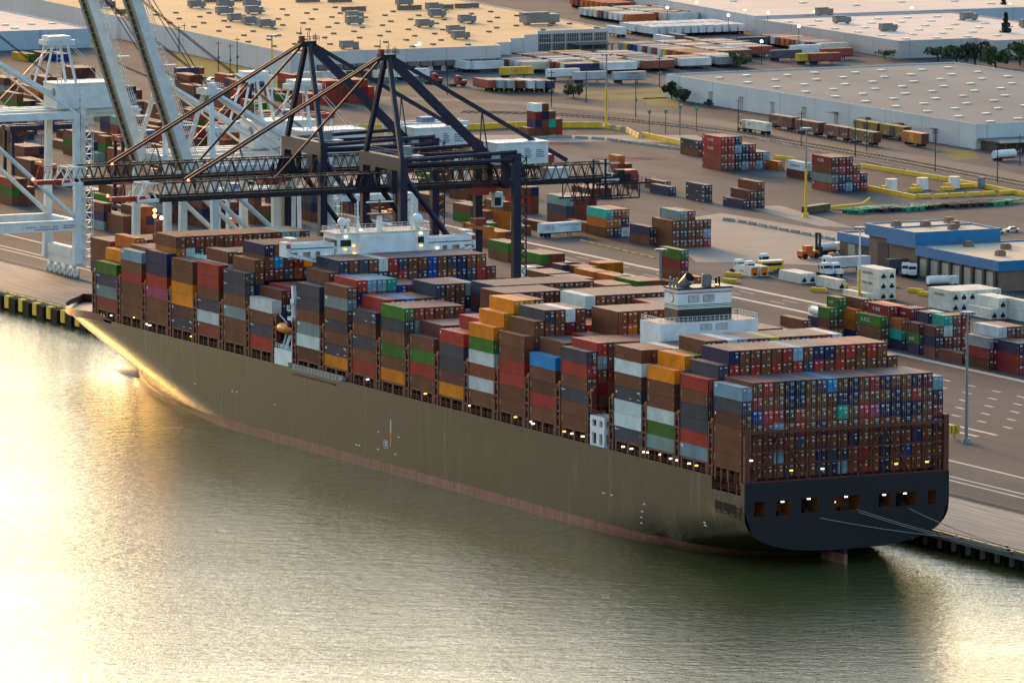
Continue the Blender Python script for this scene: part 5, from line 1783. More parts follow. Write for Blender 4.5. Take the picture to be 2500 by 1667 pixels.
ROADM = paint('road_asphalt', (.075, .072, .068), .8, .25, (.12, .11, .1), streak=False)
m, RD = ribbon([(560, 228), (860, 238), (1187, 247), (1350, 257), (1500, 270), (1640, 284), (1770, 303), (1900, 327), (2050, 353), (2192, 378), (2374, 411), (2600, 458)], 11, QZ + .012)
struct(m.build('road', ROADM))
m, RL = ribbon([(1130, 274), (1350, 279), (1480, 290), (1600, 302), (1740, 318), (1903, 343), (2050, 368), (2192, 392), (2446, 440), (2600, 470)], 9.5, QZ + .02)
struct(m.build('ballast', paint('ballast', (.17, .14, .11), .9, .4, (.08, .07, .06), scale=.8, streak=False)))
m = MB()
for a, b_ in zip(RL, RL[1:]):
    d = b_ - a; n_ = int(d.length / 2.4); dn = d.normalized(); pr = Vector((-dn.y, dn.x, 0))
    for i in range(n_):
        c = a + d * (i / n_)
        for off in (-2.4, 2.4):
            q = c + pr * off
            m.bar((q.x - pr.x * 1.3, q.y - pr.y * 1.3, QZ + .08), (q.x + pr.x * 1.3, q.y + pr.y * 1.3, QZ + .08), .5, .12)
struct(m.build('railway_sleepers', paint('sleeper', (.075, .055, .04), .9, .2)))
m = MB()
for a, b_ in zip(RL, RL[1:]):
    d = (b_ - a).normalized(); pr = Vector((-d.y, d.x, 0))
    for off in (-3.1, -1.7, 1.7, 3.1):
        m.bar(tuple(a + pr * off + Vector((0, 0, .2))), tuple(b_ + pr * off + Vector((0, 0, .2))), .12, .12)
struct(m.build('railway_rails', paint('rail_steel', (.06, .05, .045), .5, 0)))
# bands of paler paving and grass
PAV = paint('old_paving', (.24, .215, .18), .85, .4, (.13, .12, .11), scale=.05, streak=False)
def patch(name, pts, mat, z):
    m = MB(); m.poly([tuple(at(px, py).xy) + (z,) for px, py in pts][::-1]); o = m.build(name, mat)
    return struct(o)
patch('paving', [(1590, 548), (1760, 520), (2190, 590), (2060, 650), (1800, 640), (1700, 640)], PAV, QZ + .004)
patch('paving', [(1815, 505), (1905, 502), (2085, 556), (2000, 552)], PAV, QZ + .004)
patch('paving', [(1150, 330), (1700, 330), (1740, 352), (1500, 345), (1160, 352)], PAV, QZ + .004)
GR = paint('grass', (.085, .105, .022), .9, .5, (.11, .09, .035), scale=.15, streak=False)
def sward(pts, z):
    o = patch('grass', pts, GR, z); o['kind'] = 'stuff'; o['label'] = 'short dry grass verge'; return o
sward([(1420, 225), (1640, 213), (1640, 222), (1430, 232)], QZ + .006); sward([(1420, 237), (1640, 226), (1640, 240), (1560, 243), (1430, 243)], QZ + .006)
sward([(430, 130), (560, 150), (760, 195), (1000, 212), (1000, 222), (700, 214), (440, 190)], QZ + .006)
sward([(2290, 366), (2376, 366), (2390, 386), (2330, 392)], QZ + .006)
sward([(1165, 218), (1420, 218), (1420, 224), (1165, 226)], QZ + .006)
sward([(1570, 240), (1650, 237), (1660, 262), (1580, 256)], QZ + .006)

# trees
LEAF = {}
def leafmat(name, a, b_):
    if name not in LEAF:
        m, nt, bs = new_mat(name)
        f = wnoise(nt, .9, 3); c = mixc(nt, ramp(nt, f, .35, .65), a, b_)
        nt.links.new(c, bs.inputs['Base Color']); bs.inputs['Roughness'].default_value = .8
        LEAF[name] = m
    return LEAF[name]


BARK = paint('bark', (.06, .045, .03), .9, .2)
def tree(px, py, h, w, label, kind='broad', col='dark', name='tree', group=None):
    p_ = at(px, py); t = thing(name, label, name, (p_.x, p_.y, QZ), 0, group)
    lm = {'dark': leafmat('leaf_dark', (.016, .024, .012), (.035, .045, .02)), 'green': leafmat('leaf_green', (.03, .05, .012), (.07, .085, .02)), 'olive': leafmat('leaf_olive', (.09, .075, .018), (.05, .055, .018))}[col]
    tr_ = MB(); tr_.tube((0, 0, 0), (0, 0, h * .6), h * .035 + .05, h * .015 + .02, 7)
    for i in range(6):
        a = rnd.uniform(0, 6.28); z = h * rnd.uniform(.25, .55); tr_.tube((0, 0, z), (math.cos(a) * w * .35, math.sin(a) * w * .35, z + h * .2), h * .012 + .03, .03, 5)
    tr_.build('trunk', BARK, t)
    cr = MB()
    n = int(420 if h > 5 else 200)
    cl = [(rnd.uniform(-.5, .5), rnd.uniform(-.5, .5), rnd.uniform(.1, .9)) for _ in range(11)]
    for i in range(n):
        if kind == 'conifer':
            z = rnd.random() ** 1.25; rr = (1 - z) * w / 2 * (.55 + .45 * math.sin(z * 40)) ; a = rnd.uniform(0, 6.28); r_ = rr * math.sqrt(rnd.uniform(.1, 1))
            c = Vector((math.cos(a) * r_, math.sin(a) * r_, h * (.08 + .92 * z)))
        else:
            k = cl[i % len(cl)]; v = Vector((rnd.gauss(0, 1), rnd.gauss(0, 1), rnd.gauss(0, 1))).normalized() * rnd.uniform(.5, 1) 
            c = Vector((k[0] * w * .62 + v.x * w * .22, k[1] * w * .62 + v.y * w * .22, h * (.22 + k[2] * .58) + v.z * h * .17))
        s_ = rnd.uniform(.25, .6) * (h / 10 + .35)
        q = Euler((rnd.uniform(0, 6), rnd.uniform(0, 6), rnd.uniform(0, 6))).to_matrix()
        cr.quad(*[tuple(c + q @ Vector(u) * s_) for u in ((-1, -.6, 0), (1, -.7, .2), (.9, .7, 0), (-.8, .6, .2))])
    cr.build('crown', lm, t)
    return t


tree(2455, 120, 13, 9, 'tall dark conifer standing above the leafy trees behind the grey roof', 'conifer')
tree(2450, 48, 9, 6, 'lone conifer in front of the blue grey far wall', 'conifer')
for i, (px, py, h, w, lab) in enumerate(((2290, 150, 7, 9, 'small leafy tree at the near end of the row behind the grey roof'), (2335, 155, 8, 11, 'leafy tree, second along the row behind the grey roof'), (2380, 160, 10, 13, 'broad leafy tree in the middle of the row behind the grey roof'), (2430, 165, 10, 13, 'broad leafy tree just before the tall conifer'), (2490, 160, 10, 12, 'broad leafy tree beyond the tall conifer'), (2235, 140, 4.5, 6, 'low dark bushy tree by the white porch roof'), (2160, 145, 4, 9, 'low green bushy tree by the trailers behind the grey roof'))):
    tree(px, py, h, w, lab, 'broad', 'dark' if i in (2, 5) else 'green', group='trees behind the grey roof')
tree(1805, 165, 6.5, 9, 'round green tree among the parked trailers', 'broad', 'green')
tree(1640, 242, 7, 7, 'dark green tree at the near end of the long white wall', 'broad', 'dark'); tree(1668, 252, 6, 6, 'second dark tree against the long white wall', 'broad', 'dark')
tree(1400, 238, 6, 7, 'yellowish bush on the verge near the utility poles', 'broad', 'olive', 'bush')
tree(1730, 262, 3, 4, 'small bush at the foot of the long white wall', 'broad', 'dark', 'bush')
tree(192, 55, 9, 7, 'leafy tree against the pinkish wall near the raised booms', 'broad', 'olive')
tree(502, 140, 3, 4, 'round olive bush by the pinkish wall', 'broad', 'olive', 'bush')
tree(1330, 118, 2.5, 9, 'low dark hedge before the office windows', 'broad', 'dark', 'hedge'); 
# ------------------------------------------------------------------ trailers, lorries, rail cars and small things
TYRE = paint('tyre', (.02, .02, .02), .8, 0)
TRM_ = {}
def trailer_mesh(L, box=True):
    if (L, box) not in TRM_:
        m = MB()
        add_cont(m, L, 2.75, 2.55, (-1.27, 0, 1.25))
        m.box(-.9, .4, .95, .9, L - .3, 1.25, 1)
        for y in (1.3, 2.6): 
            for x in (-1.05, 1.05): m.tube((x - .2, y, .5), (x + .2, y, .5), .5, k=8, m=1)
        m.box(-1.1, 1.1, .45, 1.1, 2.8, .95, 1); m.box(-.8, L - 3.4, 0, -.6, L - 3.2, .95, 1); m.box(.6, L - 3.4, 0, .8, L - 3.2, .95, 1)
        TRM_[(L, box)] = m.mesh('trailer_body', [CM, TYRE])
    return TRM_[(L, box)]


TCOL = {'w': (.60, .60, .58), 'c': (.62, .55, .40), 'y': (.60, .38, .05), 'o': (.52, .13, .04), 'n': (.20, .075, .05), 's': (.075, .08, .10), 'v': (.035, .04, .10), 'e': (.26, .29, .28), 'G': (.34, .36, .36), 'k': (.28, .07, .05), 'b': (.04, .10, .30), 'g': (.08, .18, .06), 'l': (.25, .36, .44)}
TNAME = {'w': 'white', 'c': 'cream', 'y': 'yellow', 'o': 'orange', 'n': 'brown', 's': 'slate', 'v': 'navy', 'e': 'grey green', 'G': 'grey', 'k': 'rust red', 'b': 'blue', 'g': 'green', 'l': 'light blue'}
NTR = [0]


def trailer(x, y, rot, ch, label, group, L=12.6, name='semi_trailer', cat='trailer'):
    o = put(name, trailer_mesh(L), None, (x, y, QZ), R(rot)); tag(o, label, cat, group)
    f = rnd.uniform(.88, 1.1); o.color = tuple(c * f for c in TCOL[ch]) + (1,)
    NTR[0] += 1
    return o


def lot(px, py, cols, where, rot=-90, dy=-3.9, dx=15.6, L=12.6, axis='y'):
    """side by side trailers; each string is one file, its letters run along the lot"""
    p = at(px, py)
    for c, s in enumerate(cols):
        for k, ch in enumerate(s):
            if ch == '.': continue
            if axis == 'y': x, y = p.x + c * dx, p.y + k * dy + c * .8
            else: x, y = p.x + k * dy, p.y + c * dx
            trailer(x, y, rot, ch, '%s trailer, %s in the %s file of %s' % (TNAME[ch], ORD[k + 1], COLN[c], where), 'parked trailers', L)


# the mesh runs along +Y from its rear; turned -90 it runs along +X
lot(1512, 130, ['GysbwnGkwykonnoc', 'cconccnoccckcn', 'kcckcnwcnwk'], 'the colourful lot beyond the yellow mast')
lot(1530, 168, ['weGw', 'coew', 'cwee'], 'the short lot by the grey roof')
lot(1160, 160, ['.cgknGnGwc', 'gcknscvwcny', 'ynckwncGck', '..wcnwkse'], 'the lot before the office windows', dy=-4.1)
lot(1335, 176, ['wnkcv', 'cGncw', 'sGwcn'], 'the lot with the grey lettered trailer')
t1 = trailer(*at(1222, 192).xy, -90, 'y', 'yellow trailer with a dark emblem, nearest in the lot before the office windows', 'parked trailers')
lettering('m', t1, (1.30, 4.6, 2.2), 2.2, INK, (math.pi / 2, 0, math.pi / 2))
t1 = trailer(*at(1401, 204).xy, -90, 'G', 'plain grey trailer beside the lettered grey one', 'parked trailers')
t1 = trailer(*at(1497, 204).xy, -90, 'G', 'grey trailer with large two line lettering and a blue square', 'parked trailers')
lettering('MAERSK\nSEALAND', t1, (1.30, 4.8, 2.9), 1.25, INK, (math.pi / 2, 0, math.pi / 2), 1.1)
m = MB(); m.box(1.285, 2.6, 1.9, 1.31, 4.1, 3.3); m.build('emblem', [paint('emblem_blue', (.08, .38, .55), .5, 0)], t1)
t1 = trailer(*at(1335, 197).xy, -90, 'w', 'white trailer at the corner of the lot before the plain grey one', 'parked trailers')
# row of boxes on chassis, ends to the road
for k, ch in enumerate('keGnwGv'):
    p = at(1200 + k * 24.5, 224 + k * .3)
    trailer(p.x, p.y, 0, ch, '%s box on chassis, %s in the row along the road verge' % (TNAME[ch], ORD[k + 1]), 'boxes on chassis along the verge', 12.2)
# white building-like trailers at the docks, red tractor
lot(1145, 178, ['w'], 'the dock corner', rot=0); trailer(*at(1150, 178).xy, -90, 'w', 'white trailer standing at the corner of the loading docks', 'parked trailers')
lot(915, 172, ['nnnnyyy'], 'the loading docks', rot=0, dy=3.6, axis='x')
for k, ch in enumerate('cwncw'):
    p = at(720 + k * 62, 205 - k * 2); trailer(p.x, p.y, -90, ch, '%s trailer, %s in the row behind the navy crane masts' % (TNAME[ch], ORD[k + 1]), 'parked trailers')
# northern lots
lot(1395, 20, ['okoooook', 'oowook', 'okoo'], 'the orange lot at the top edge', dy=-4.2)
lot(1556, 46, ['o.oow', 'wok.o', 'ow.ok'], 'the docks along the far pale wall', dy=-6.5, dx=19)
lot(1415, 44, ['cwccnGcwco', 'ccowccGckc', 'kcwcccwcco'], 'the cream lot behind the stepped warehouse', dy=-4.3)
lot(1600, 92, ['wwwwwwwwwwww', 'wwwwwwwwwwww'], 'the white row behind the lamps', dy=3.4, axis='x', dx=14.5, rot=0)
for px, py, rot, ch, lab in ((1522, 93, 0, 'w', 'white trailer alone in the lane beside the cream lot'), (1640, 116, 0, 'w', 'white trailer at the head of the long dark row'), (1672, 112, 0, 's', 'slate trailer, second in the long dark row'), (1712, 122, 0, 'n', 'brown trailer, third in the long dark row'), (1756, 128, -90, 's', 'slate trailer with a blue square behind the long dark row'), (1800, 118, -90, 's', 'slate lettered trailer before the pinkish wall'), (1765, 142, 0, 's', 'slate trailer, last in the long dark row'), (1820, 142, 0, 'w', 'white trailer by the round green tree'), (1880, 150, -90, 's', 'slate trailer with open end by the round green tree'), (1930, 138, -90, 'w', 'long white trailer before the pinkish wall'), (2005, 146, -90, 'k', 'rust red trailer at the end of the pinkish wall'), (1945, 158, -90, 'y', 'yellow trailer behind the corner of the grey roof'), (1975, 158, -90, 'k', 'red trailer behind the corner of the grey roof')):
    p = at(px, py); trailer(p.x, p.y, rot, ch, lab, 'parked trailers')
lot(1860, 112, ['okwkooneGkvc'], 'the docks of the pinkish warehouse', dy=-3.9, dx=14)
# lorries
def lorry(px, py, rot, cabcol, boxcol, label, L=13.2, sign=None):
    p = at(px, py); t = thing('lorry', label, 'lorry', (p.x, p.y, QZ), R(rot))
    if boxcol:
        o = put('trailer', trailer_mesh(L), t, (0, 0, 0)); o.color = boxcol + (1,)
        if sign:
            lettering(sign, o, (-1.31, L - 1.6, 2.5), 1.0, CRED, SIDE_ROT); lettering(sign, o, (-.6, -.03, 2.7), .8, CRED, END_ROT)
    y0 = L - .6 if boxcol else 0
    m = MB(); m.box(-1.0, y0, .6, 1.0, y0 + 6.2, 1.0, 1)
    for y in (y0 + .6, y0 + 1.7, y0 + 5.2):
        for x in (-1.0, 1.0): m.tube((x - .2, y, .5), (x + .2, y, .5), .5, k=8, m=1)
    m.build('chassis', [TYRE, TYRE], t)
    m = MB(); m.prism([(-1.2, y0 + 2.4), (1.2, y0 + 2.4), (1.2, y0 + 4.4), (-1.2, y0 + 4.4)], 1.0, 3.3); m.box(-1.0, y0 + 4.4, 1.0, 1.0, y0 + 6.3, 2.1); m.box(-1.1, y0 + 2.4, 3.3, 1.1, y0 + 3.8, 3.8)
    m.build('cab', [cabcol], t)
    m = MB(); m.box(-1.05, y0 + 4.4, 2.3, 1.05, y0 + 4.45, 3.1); m.box(-1.23, y0 + 3.1, 2.2, -1.2, y0 + 4.2, 3.0); m.box(1.2, y0 + 3.1, 2.2, 1.23, y0 + 4.2, 3.0)
    m.build('window', GLASS, t)
    return t


lorry(1877, 330, 2, paint('cab_peach', (.55, .40, .28), .5, .1), (.64, .60, .48), 'white articulated lorry driving along the road before the boxcars', sign='OVL')
lorry(1098, 212, -90, CRED, None, 'red tractor unit parked without a trailer near the docks'); lorry(1040, 206, -90, CRED, None, 'red tractor unit half hidden by the navy back stays')
for px, py, lab in ((1850, 650, 'white tractor unit, upper of the group by the workshop'), (1790, 664, 'white tractor unit next to the small bus'), (1815, 668, 'white tractor unit nearest the long white box'), (2000, 672, 'white tractor unit beside the white trailer at the workshop'), (2024, 672, 'white tractor unit under the lamp post at the workshop'), (2006, 655, 'pale tractor unit behind the pair at the workshop')):
    lorry(px, py, 180, WHT, None, lab)
for px, py, lab in ((2212, 672, 'white tractor unit parked before the workshop piers, first of two'), (2228, 674, 'white tractor unit parked before the workshop piers, second of two')):
    lorry(px, py, 150, WHT, None, lab)
trailer(*at(2022, 664).xy, -90, 'w', 'white trailer parked across the lane before the workshop', 'parked trailers', 12.6)
p = at(2165, 668); o = trailer(p.x, p.y, -90, 's', 'dark covered trailer beside the tall reefer pair', 'parked trailers', 9.0)
o = trailer(*at(1315, 580).xy, -112, 'w', 'long white lettered trailer standing on the quay road', 'parked trailers', 13.6) if False else None
p = at(1318, 580)
t = thing('semi_trailer', 'long white lettered trailer parked alone on the quay road', 'trailer', (p.x, p.y, QZ), R(-82))
o = put('box', trailer_mesh(13.6), t, (0, 0, 0)); o.color = (.66, .68, .68, 1)
lettering('ATLANTIC CHILLED LINE'[:0] + 'Refrigerated fleet', t, (1.31, 6.2, 3.2), .62, INK, (math.pi / 2, 0, math.pi / 2)) if False else None
m = MB()
for i in range(20): m.box(1.285, 6.0 + i * .36, 3.05, 1.3, 6.26 + i * .36, 3.4)
for i in range(7): m.box(1.285, 10.2 + i * .36, 1.9, 1.3, 10.45 + i * .36, 2.15)
for j in range(5): m.box(1.285, 1.4, 2.0 + j * .32, 1.3, 2.6, 2.2 + j * .32); m.box(1.285, 3.0, 2.0 + j * .32, 1.3, 4.2, 2.2 + j * .32)
m.build('lettering', [paint('faded_ink', (.36, .38, .40), .6, 0)], t)
# small bus, vans, cars
def car(px, py, rot, mat, label, L=4.4, H=1.45, name='parked_car', cat='car'):
    p = at(px, py); t = thing(name, label, cat, (p.x, p.y, QZ), R(rot))
    m = MB(); m.box(-.9, -L / 2, .3, .9, L / 2, H * .6); n = len(m.v)
    m.v += [(-.85, -L * .32, H * .6), (.85, -L * .32, H * .6), (.85, L * .25, H * .6), (-.85, L * .25, H * .6), (-.7, -L * .22, H), (.7, -L * .22, H), (.7, L * .1, H), (-.7, L * .1, H)]
    m.face((n + 4, n + 5, n + 6, n + 7)); m.build('body', [mat], t)
    m = MB(); n = 0; m.v += [(-.85, -L * .32, H * .6), (.85, -L * .32, H * .6), (.85, L * .25, H * .6), (-.85, L * .25, H * .6), (-.7, -L * .22, H), (.7, -L * .22, H), (.7, L * .1, H), (-.7, L * .1, H)]
    for i in range(4): m.face((i, (i + 1) % 4, 4 + (i + 1) % 4, 4 + i))
    m.build('window', GLASS, t)
    for y in (-L * .3, L * .3):
        for x in (-.85, .85):
            m = MB(); m.tube((x - .1, y, .32), (x + .1, y, .32), .32, k=8); m.build('wheel', TYRE, t)


SILV = paint('car_silver', (.45, .46, .46), .35, 0)
car(2434, 570, 80, WHT, 'white car parked beyond the workshop, nearer the building'); car(2470, 566, 75, SILV, 'silver car parked beyond the workshop, farther from the building')
car(518, 202, 80, WHT, 'white pickup beside the cream cabin trailer', 5.6, 1.8, 'pickup', 'pickup'); car(2420, 366, 10, CRED, 'small red vehicle next to the white tank trailer', 4.0, 1.5)
p = at(1900, 662); t = thing('minibus', 'short yellow minibus standing among the white tractors', 'bus', (p.x - 6, p.y, QZ), R(-90))
m = MB(); m.box(-1.2, 0, .5, 1.2, 7, 3.0); m.build('body', [YEL], t)
m = MB(); m.box(1.2, .4, 1.7, 1.24, 6.4, 2.5); m.box(-1.24, .4, 1.7, -1.2, 6.4, 2.5); m.build('window', GLASS, t)
m = MB(); m.box(-1.2, 0, 3.0, 1.2, 7, 3.12); m.build('roof', [WHT], t)
for y in (1.4, 5.4):
    for x in (-1.1, 1.1):
        m = MB(); m.tube((x - .15, y, .5), (x + .15, y, .5), .5, k=8); m.build('wheel', TYRE, t)
# forklift and tanker truck behind
p = at(1952, 632); t = thing('forklift', 'orange heavy forklift with a dark mast before the workshop', 'forklift', (p.x, p.y, QZ), R(-90))
m = MB(); m.box(-1.5, 0, .7, 1.5, 5.5, 2.2); m.box(-1.2, 1.5, 2.2, 1.2, 3.6, 3.6); m.build('body', [CORG], t)
m = MB(); 
for x in (-1, 1): m.box(x - .2, 5.6, .3, x + .2, 6.2, 7.0)
for z in (1, 3.5, 6.6): m.box(-1.0, 5.7, z, 1.0, 6.1, z + .5)
m.box(-1.6, 6.2, .5, 1.6, 6.5, 3.2); m.build('mast', [DKM], t)
for y in (1.0, 4.6):
    for x in (-1.4, 1.4):
        m = MB(); m.tube((x - .3, y, .8), (x + .3, y, .8), .8, k=10); m.build('wheel', TYRE, t)
for px, py, rot, lab in ((2000, 622, -70, 'white tanker lorry parked behind the orange forklift'), (2265, 702, -95, 'white tanker lorry parked by the yellow barriers near the piers')):
    p = at(px, py); t = thing('tanker_lorry', lab, 'lorry', (p.x, p.y, QZ), R(rot))
    m = MB(); m.tube((0, 0, 2.0), (0, 6, 2.0), 1.15, k=14); m.build('tank', WHT, t, smooth=False)
    m = MB(); m.box(-1.1, 6.6, .8, 1.1, 8.8, 2.9); m.build('cab', [WHT], t)
    m = MB(); m.box(-.9, 0, .5, .9, 8.6, .9)
    for y in (.8, 2.0, 7.8):
        for x in (-1, 1): m.tube((x - .2, y, .5), (x + .2, y, .5), .5, k=8)
    m.build('chassis', [TYRE], t)
p = at(2427, 394); t = thing('tank_trailer', 'white tank trailer parked before the brown porch of the grey roofed warehouse', 'trailer', (p.x, p.y, QZ), R(-75))
m = MB(); m.tube((0, 0, 2.1), (0, 9, 2.1), 1.25, k=14); m.build('tank', WHT, t)
m = MB(); m.box(-.8, .3, .6, .8, 8.6, 1.0)
for y in (1, 2.2):
    for x in (-1, 1): m.tube((x - .2, y, .5), (x + .2, y, .5), .5, k=8)
m.build('chassis', [TYRE], t)
# cabin trailer, blue and white barrels wagon left of the crane
p = at(540, 208); t = thing('site_cabin', 'cream site cabin on the verge behind the navy fore stays', 'cabin', (p.x, p.y, QZ), R(-80))
m = MB(); m.box(-1.4, 0, .6, 1.4, 13, 3.6); m.build('wall', [paint('cabin_cream', (.55, .52, .42), .6, .2)], t); m = MB(); m.box(1.4, 1, 2, 1.45, 2, 3); m.box(1.4, 5, 2, 1.45, 6, 3); m.build('window', GLASS, t)
p = at(575, 218); t = thing('tank_trailer', 'blue and white tank trailer in front of the cream site cabin', 'trailer', (p.x, p.y, QZ), R(-82))
m = MB(); m.tube((0, 0, 2.0), (0, 7.4, 2.0), 1.3, k=14); m.tube((0, 7.4, 2.0), (0, 12, 2.0), 1.35, k=14, m=1); m.build('tank', [paint('tank_blue', (.05, .13, .36), .4, .1), paint('tank_blue', (.05, .13, .36), .4, .1)], t)
m = MB(); m.box(1.22, 0, 1.9, 1.36, 7.2, 2.6); m.build('stripe', WHT, t); m = MB(); m.box(-1, 0, .3, 1, 12, .8); m.build('chassis', [TYRE], t)
p = at(430, 190); t = thing('truck', 'dark blue truck with a covered load near the raised boom', 'truck', (p.x, p.y, QZ), R(-80))
m = MB(); m.box(-1.3, 0, 1, 1.3, 9, 3.4); m.build('body', [paint('truck_blue', (.03, .035, .11), .5, .1)], t); m = MB(); m.box(-1.2, 9.2, .8, 1.2, 11.4, 3.2); m.build('cab', [CRED], t)
# boxcars
GRAF = paint('graffiti_grey', (.34, .31, .30), .7, .3)
def boxcar(px, py, col, label, end=None, L=15.5):
    p = at(px, py); t = thing('boxcar', label, 'rail car', (p.x, p.y, QZ + .1), R(1.2), 'rail cars beside the grey roofed warehouse')
    m = MB(); m.box(0, .3, 1.1, 2.9, L, 4.4); m.box(-.02, 0.28, 4.4, 2.92, L + .02, 4.55)
    for i in range(12):
        y = .6 + i * L / 12.4
        if not (L * .38 < y < L * .6): m.box(-.06, y, 1.2, 0, y + .12, 4.3)
    m.build('body', [col], t)
    m = MB(); m.box(-.1, L * .38, 1.1, -.01, L * .60, 4.2); m.build('door', [end or col], t)
    m = MB(); m.box(.1, .2, 1.1, 2.8, .29, 4.4); m.box(.1, .16, 1.1, .3, .2, 4.4); m.box(2.6, .16, 1.1, 2.8, .2, 4.4); m.build('end_wall', [DRED], t)
    m = MB()
    for y in (1.8, 3.6, L - 3.4, L - 1.6):
        m.tube((.4, y, .5), (.6, y, .5), .48, k=8); m.tube((2.3, y, .5), (2.5, y, .5), .48, k=8)
    m.box(.4, 1.4, .3, 2.5, 4, 1.1); m.box(.4, L - 4, .3, 2.5, L - 1.2, 1.1); m.build('bogie', [TYRE], t)
    g_ = MB()
    for i in range(9):
        y = rnd.uniform(1, L * .36) if i % 2 else rnd.uniform(L * .62, L - 1.5); z = rnd.uniform(1.3, 2.2); w_ = rnd.uniform(.4, 1.2)
        g_.poly([(-.075, y, z), (-.075, y - w_, z + rnd.uniform(-.1, .3)), (-.075, y - w_ * .8, z + rnd.uniform(.4, .9)), (-.075, y - .1, z + rnd.uniform(.3, .8))])
    g_.build('graffiti', [GRAF], t)


BOXB = paint('boxcar_brown', (.15, .052, .036), .6, .3); BOXY = paint('boxcar_yellow', (.28, .16, .03), .6, .4); BOXO = paint('boxcar_orange', (.52, .17, .02), .5, .2)
for px, py, c_, e_, lab in ((1934, 322, BOXB, None, 'brown boxcar nearest the white lorry'), (1999, 335, BOXB, None, 'brown boxcar, second from the white lorry'), (2071, 348, BOXB, None, 'brown boxcar, third from the white lorry'), (2133, 359, paint('boxcar_dull', (.13, .085, .035), .6, .4), None, 'dull olive brown boxcar at the end of the brown row'),
                            (2142, 336, BOXY, DKM, 'mustard boxcar on the inner track, farther of two'), (2207, 346, BOXY, DKM, 'mustard boxcar on the inner track next to the orange one'), (2250, 362, BOXO, paint('boxcar_door', (.62, .22, .03), .5, .1), 'bright orange boxcar at the end of the inner track')):
    boxcar(px, py, c_, lab, e_, 12.5 if c_ is BOXO else 15.5)

# poles and lamps
WOOD = paint('pole_wood', (.055, .045, .04), .9, .1)
def upole(px, py, h, label, lamp=False):
    p = at(px, py); m = MB(); m.tube((0, 0, 0), (0, 0, h), .2, .13, 6); m.box(-1.1, -.08, h - 1.0, 1.1, .08, h - .8)
    t = thing('utility_pole', label, 'pole', (p.x, p.y, QZ), 0, 'utility poles'); m.build('post', WOOD, t)
    m = MB(); m.tube((.35, 0, h * .42), (.35, 0, h * .42 + 1.0), .3, k=8); m.box(-.9, -.1, h * .42 + .2, .1, .1, h * .42 + .5); m.build('transformer', GAL, t)


for i, (px, py, h) in enumerate(((1802, 322, 11), (1956, 358, 11.5), (2088, 384, 12), (2116, 368, 11), (2283, 418, 13), (2435, 446, 12), (1346, 261, 12.5), (1431, 252, 12.5), (1552, 287, 12.5), (1660, 300, 12), (1092, 232, 11), (562, 182, 11), (533, 175, 11), (579, 180, 13), (437, 128, 10), (450, 130, 11), (2490, 405, 10), (1610, 214, 11))):
    upole(px, py, h, ('dark wooden utility pole near the %s' % ('white lorry', 'first brown boxcars', 'dull boxcar', 'mustard boxcar', 'yellow lamp bracket', 'far tank trailer road', 'boxes on chassis', 'olive bush', 'curve of the railway', 'dark tree by the long wall', 'red tractor', 'site cabin end', 'white pickup', 'middle of the pinkish wall', 'tan roof corner by the raised boom', 'raised boom top', 'brown porch', 'grey trailers')[i]))


def mast(px, py, h, label, low=YEL, high=None, split=.55):
    p = at(px, py); t = thing('light_mast', label, 'lamp post', (p.x, p.y, QZ), 0, 'tall yard light masts')
    m = MB(); m.tube((0, 0, 0), (0, 0, h * split), .42, .34, 10, 0); m.tube((0, 0, h * split), (0, 0, h), .33, .2, 10, 1); m.build('pole', [low, high or GAL], t)
    m = MB(); m.tube((0, 0, h), (0, 0, h + .3), 1.5, k=12)
    for i in range(6):
        a = i * math.pi / 3; m.box(1.5 * math.cos(a) - .35, 1.5 * math.sin(a) - .35, h - .35, 1.5 * math.cos(a) + .35, 1.5 * math.sin(a) + .35, h + .2)
    m.build('lamp_head', GAL, t)
    m = MB(); m.tube((0, 0, 0), (0, 0, 1.2), 1.0, .8, 10); m.build('base', low, t)


mast(1967, 530, 26, 'yellow and white light mast by the olive dumpster'); mast(1480, 310, 24, 'yellow and white light mast at the corner of the yellow barrier')
mast(2359, 1082, 30, 'tall grey light mast on the quay near the stern', GAL); mast(2098, 740, 20, 'white light mast with a yellow foot beside the tall reefer pair', YEL, WHT, .45)
mast(1613, 705, 10.5, 'grey light mast between the lone brown box and the funnel', GAL); mast(664, 292, 28, 'slim white and yellow light mast behind the navy crane', WHT, YEL, .7)
for i, (px, py) in enumerate(((660, 300), (1026, 150), (1018, 158))):
    pass
# small street lamps that are lit
LIT = glow('street_lamp_lit', (1.0, .95, .78), 2.0); LITG = glow('wall_lamp_green', (.85, 1.0, .25), 1.0)
lm_ = MB(); lm_.ball((0, 0, 0), .55, k=10, l=6); LM1 = lm_.mesh('lamp', [LIT]); LM2 = lm_.mesh('lamp', [LITG])
for px, py, h, lab in ((1629, 66, 7, 'lit street lamp over the orange trailers at the docks'), (1778, 92, 8, 'lit street lamp over the white trailer row'), (1874, 92, 9, 'lit lamp against the pinkish corner'), (1950, 130, 9.5, 'lit street lamp before the pinkish wall'), (1859, 158, 8, 'lit street lamp by the round green tree'), (1024, 165, 8, 'pair of lit lamps before the loading docks')):
    p = at(px, py); t = thing('street_lamp', lab, 'lamp post', (p.x, p.y, QZ), 0, 'lit street lamps'); m = MB(); m.tube((0, 0, 0), (0, 0, h), .14, .1, 6); m.build('pole', WOOD, t); put('lamp', LM1, t, (0, 0, h + .4))
    if 'pair' in lab: put('lamp', LM1, t, (-1.4, 0, h - .2))
for px, py in ((1703, 7), (1820, 26), (1990, 29), (2228, 20), (2467, 10)):
    p = at(px, py, QZ + 6.0); put('wall_lamp', LM2, C_, (p.x - C_.location.x - .6, p.y - C_.location.y - .6, 6.0))
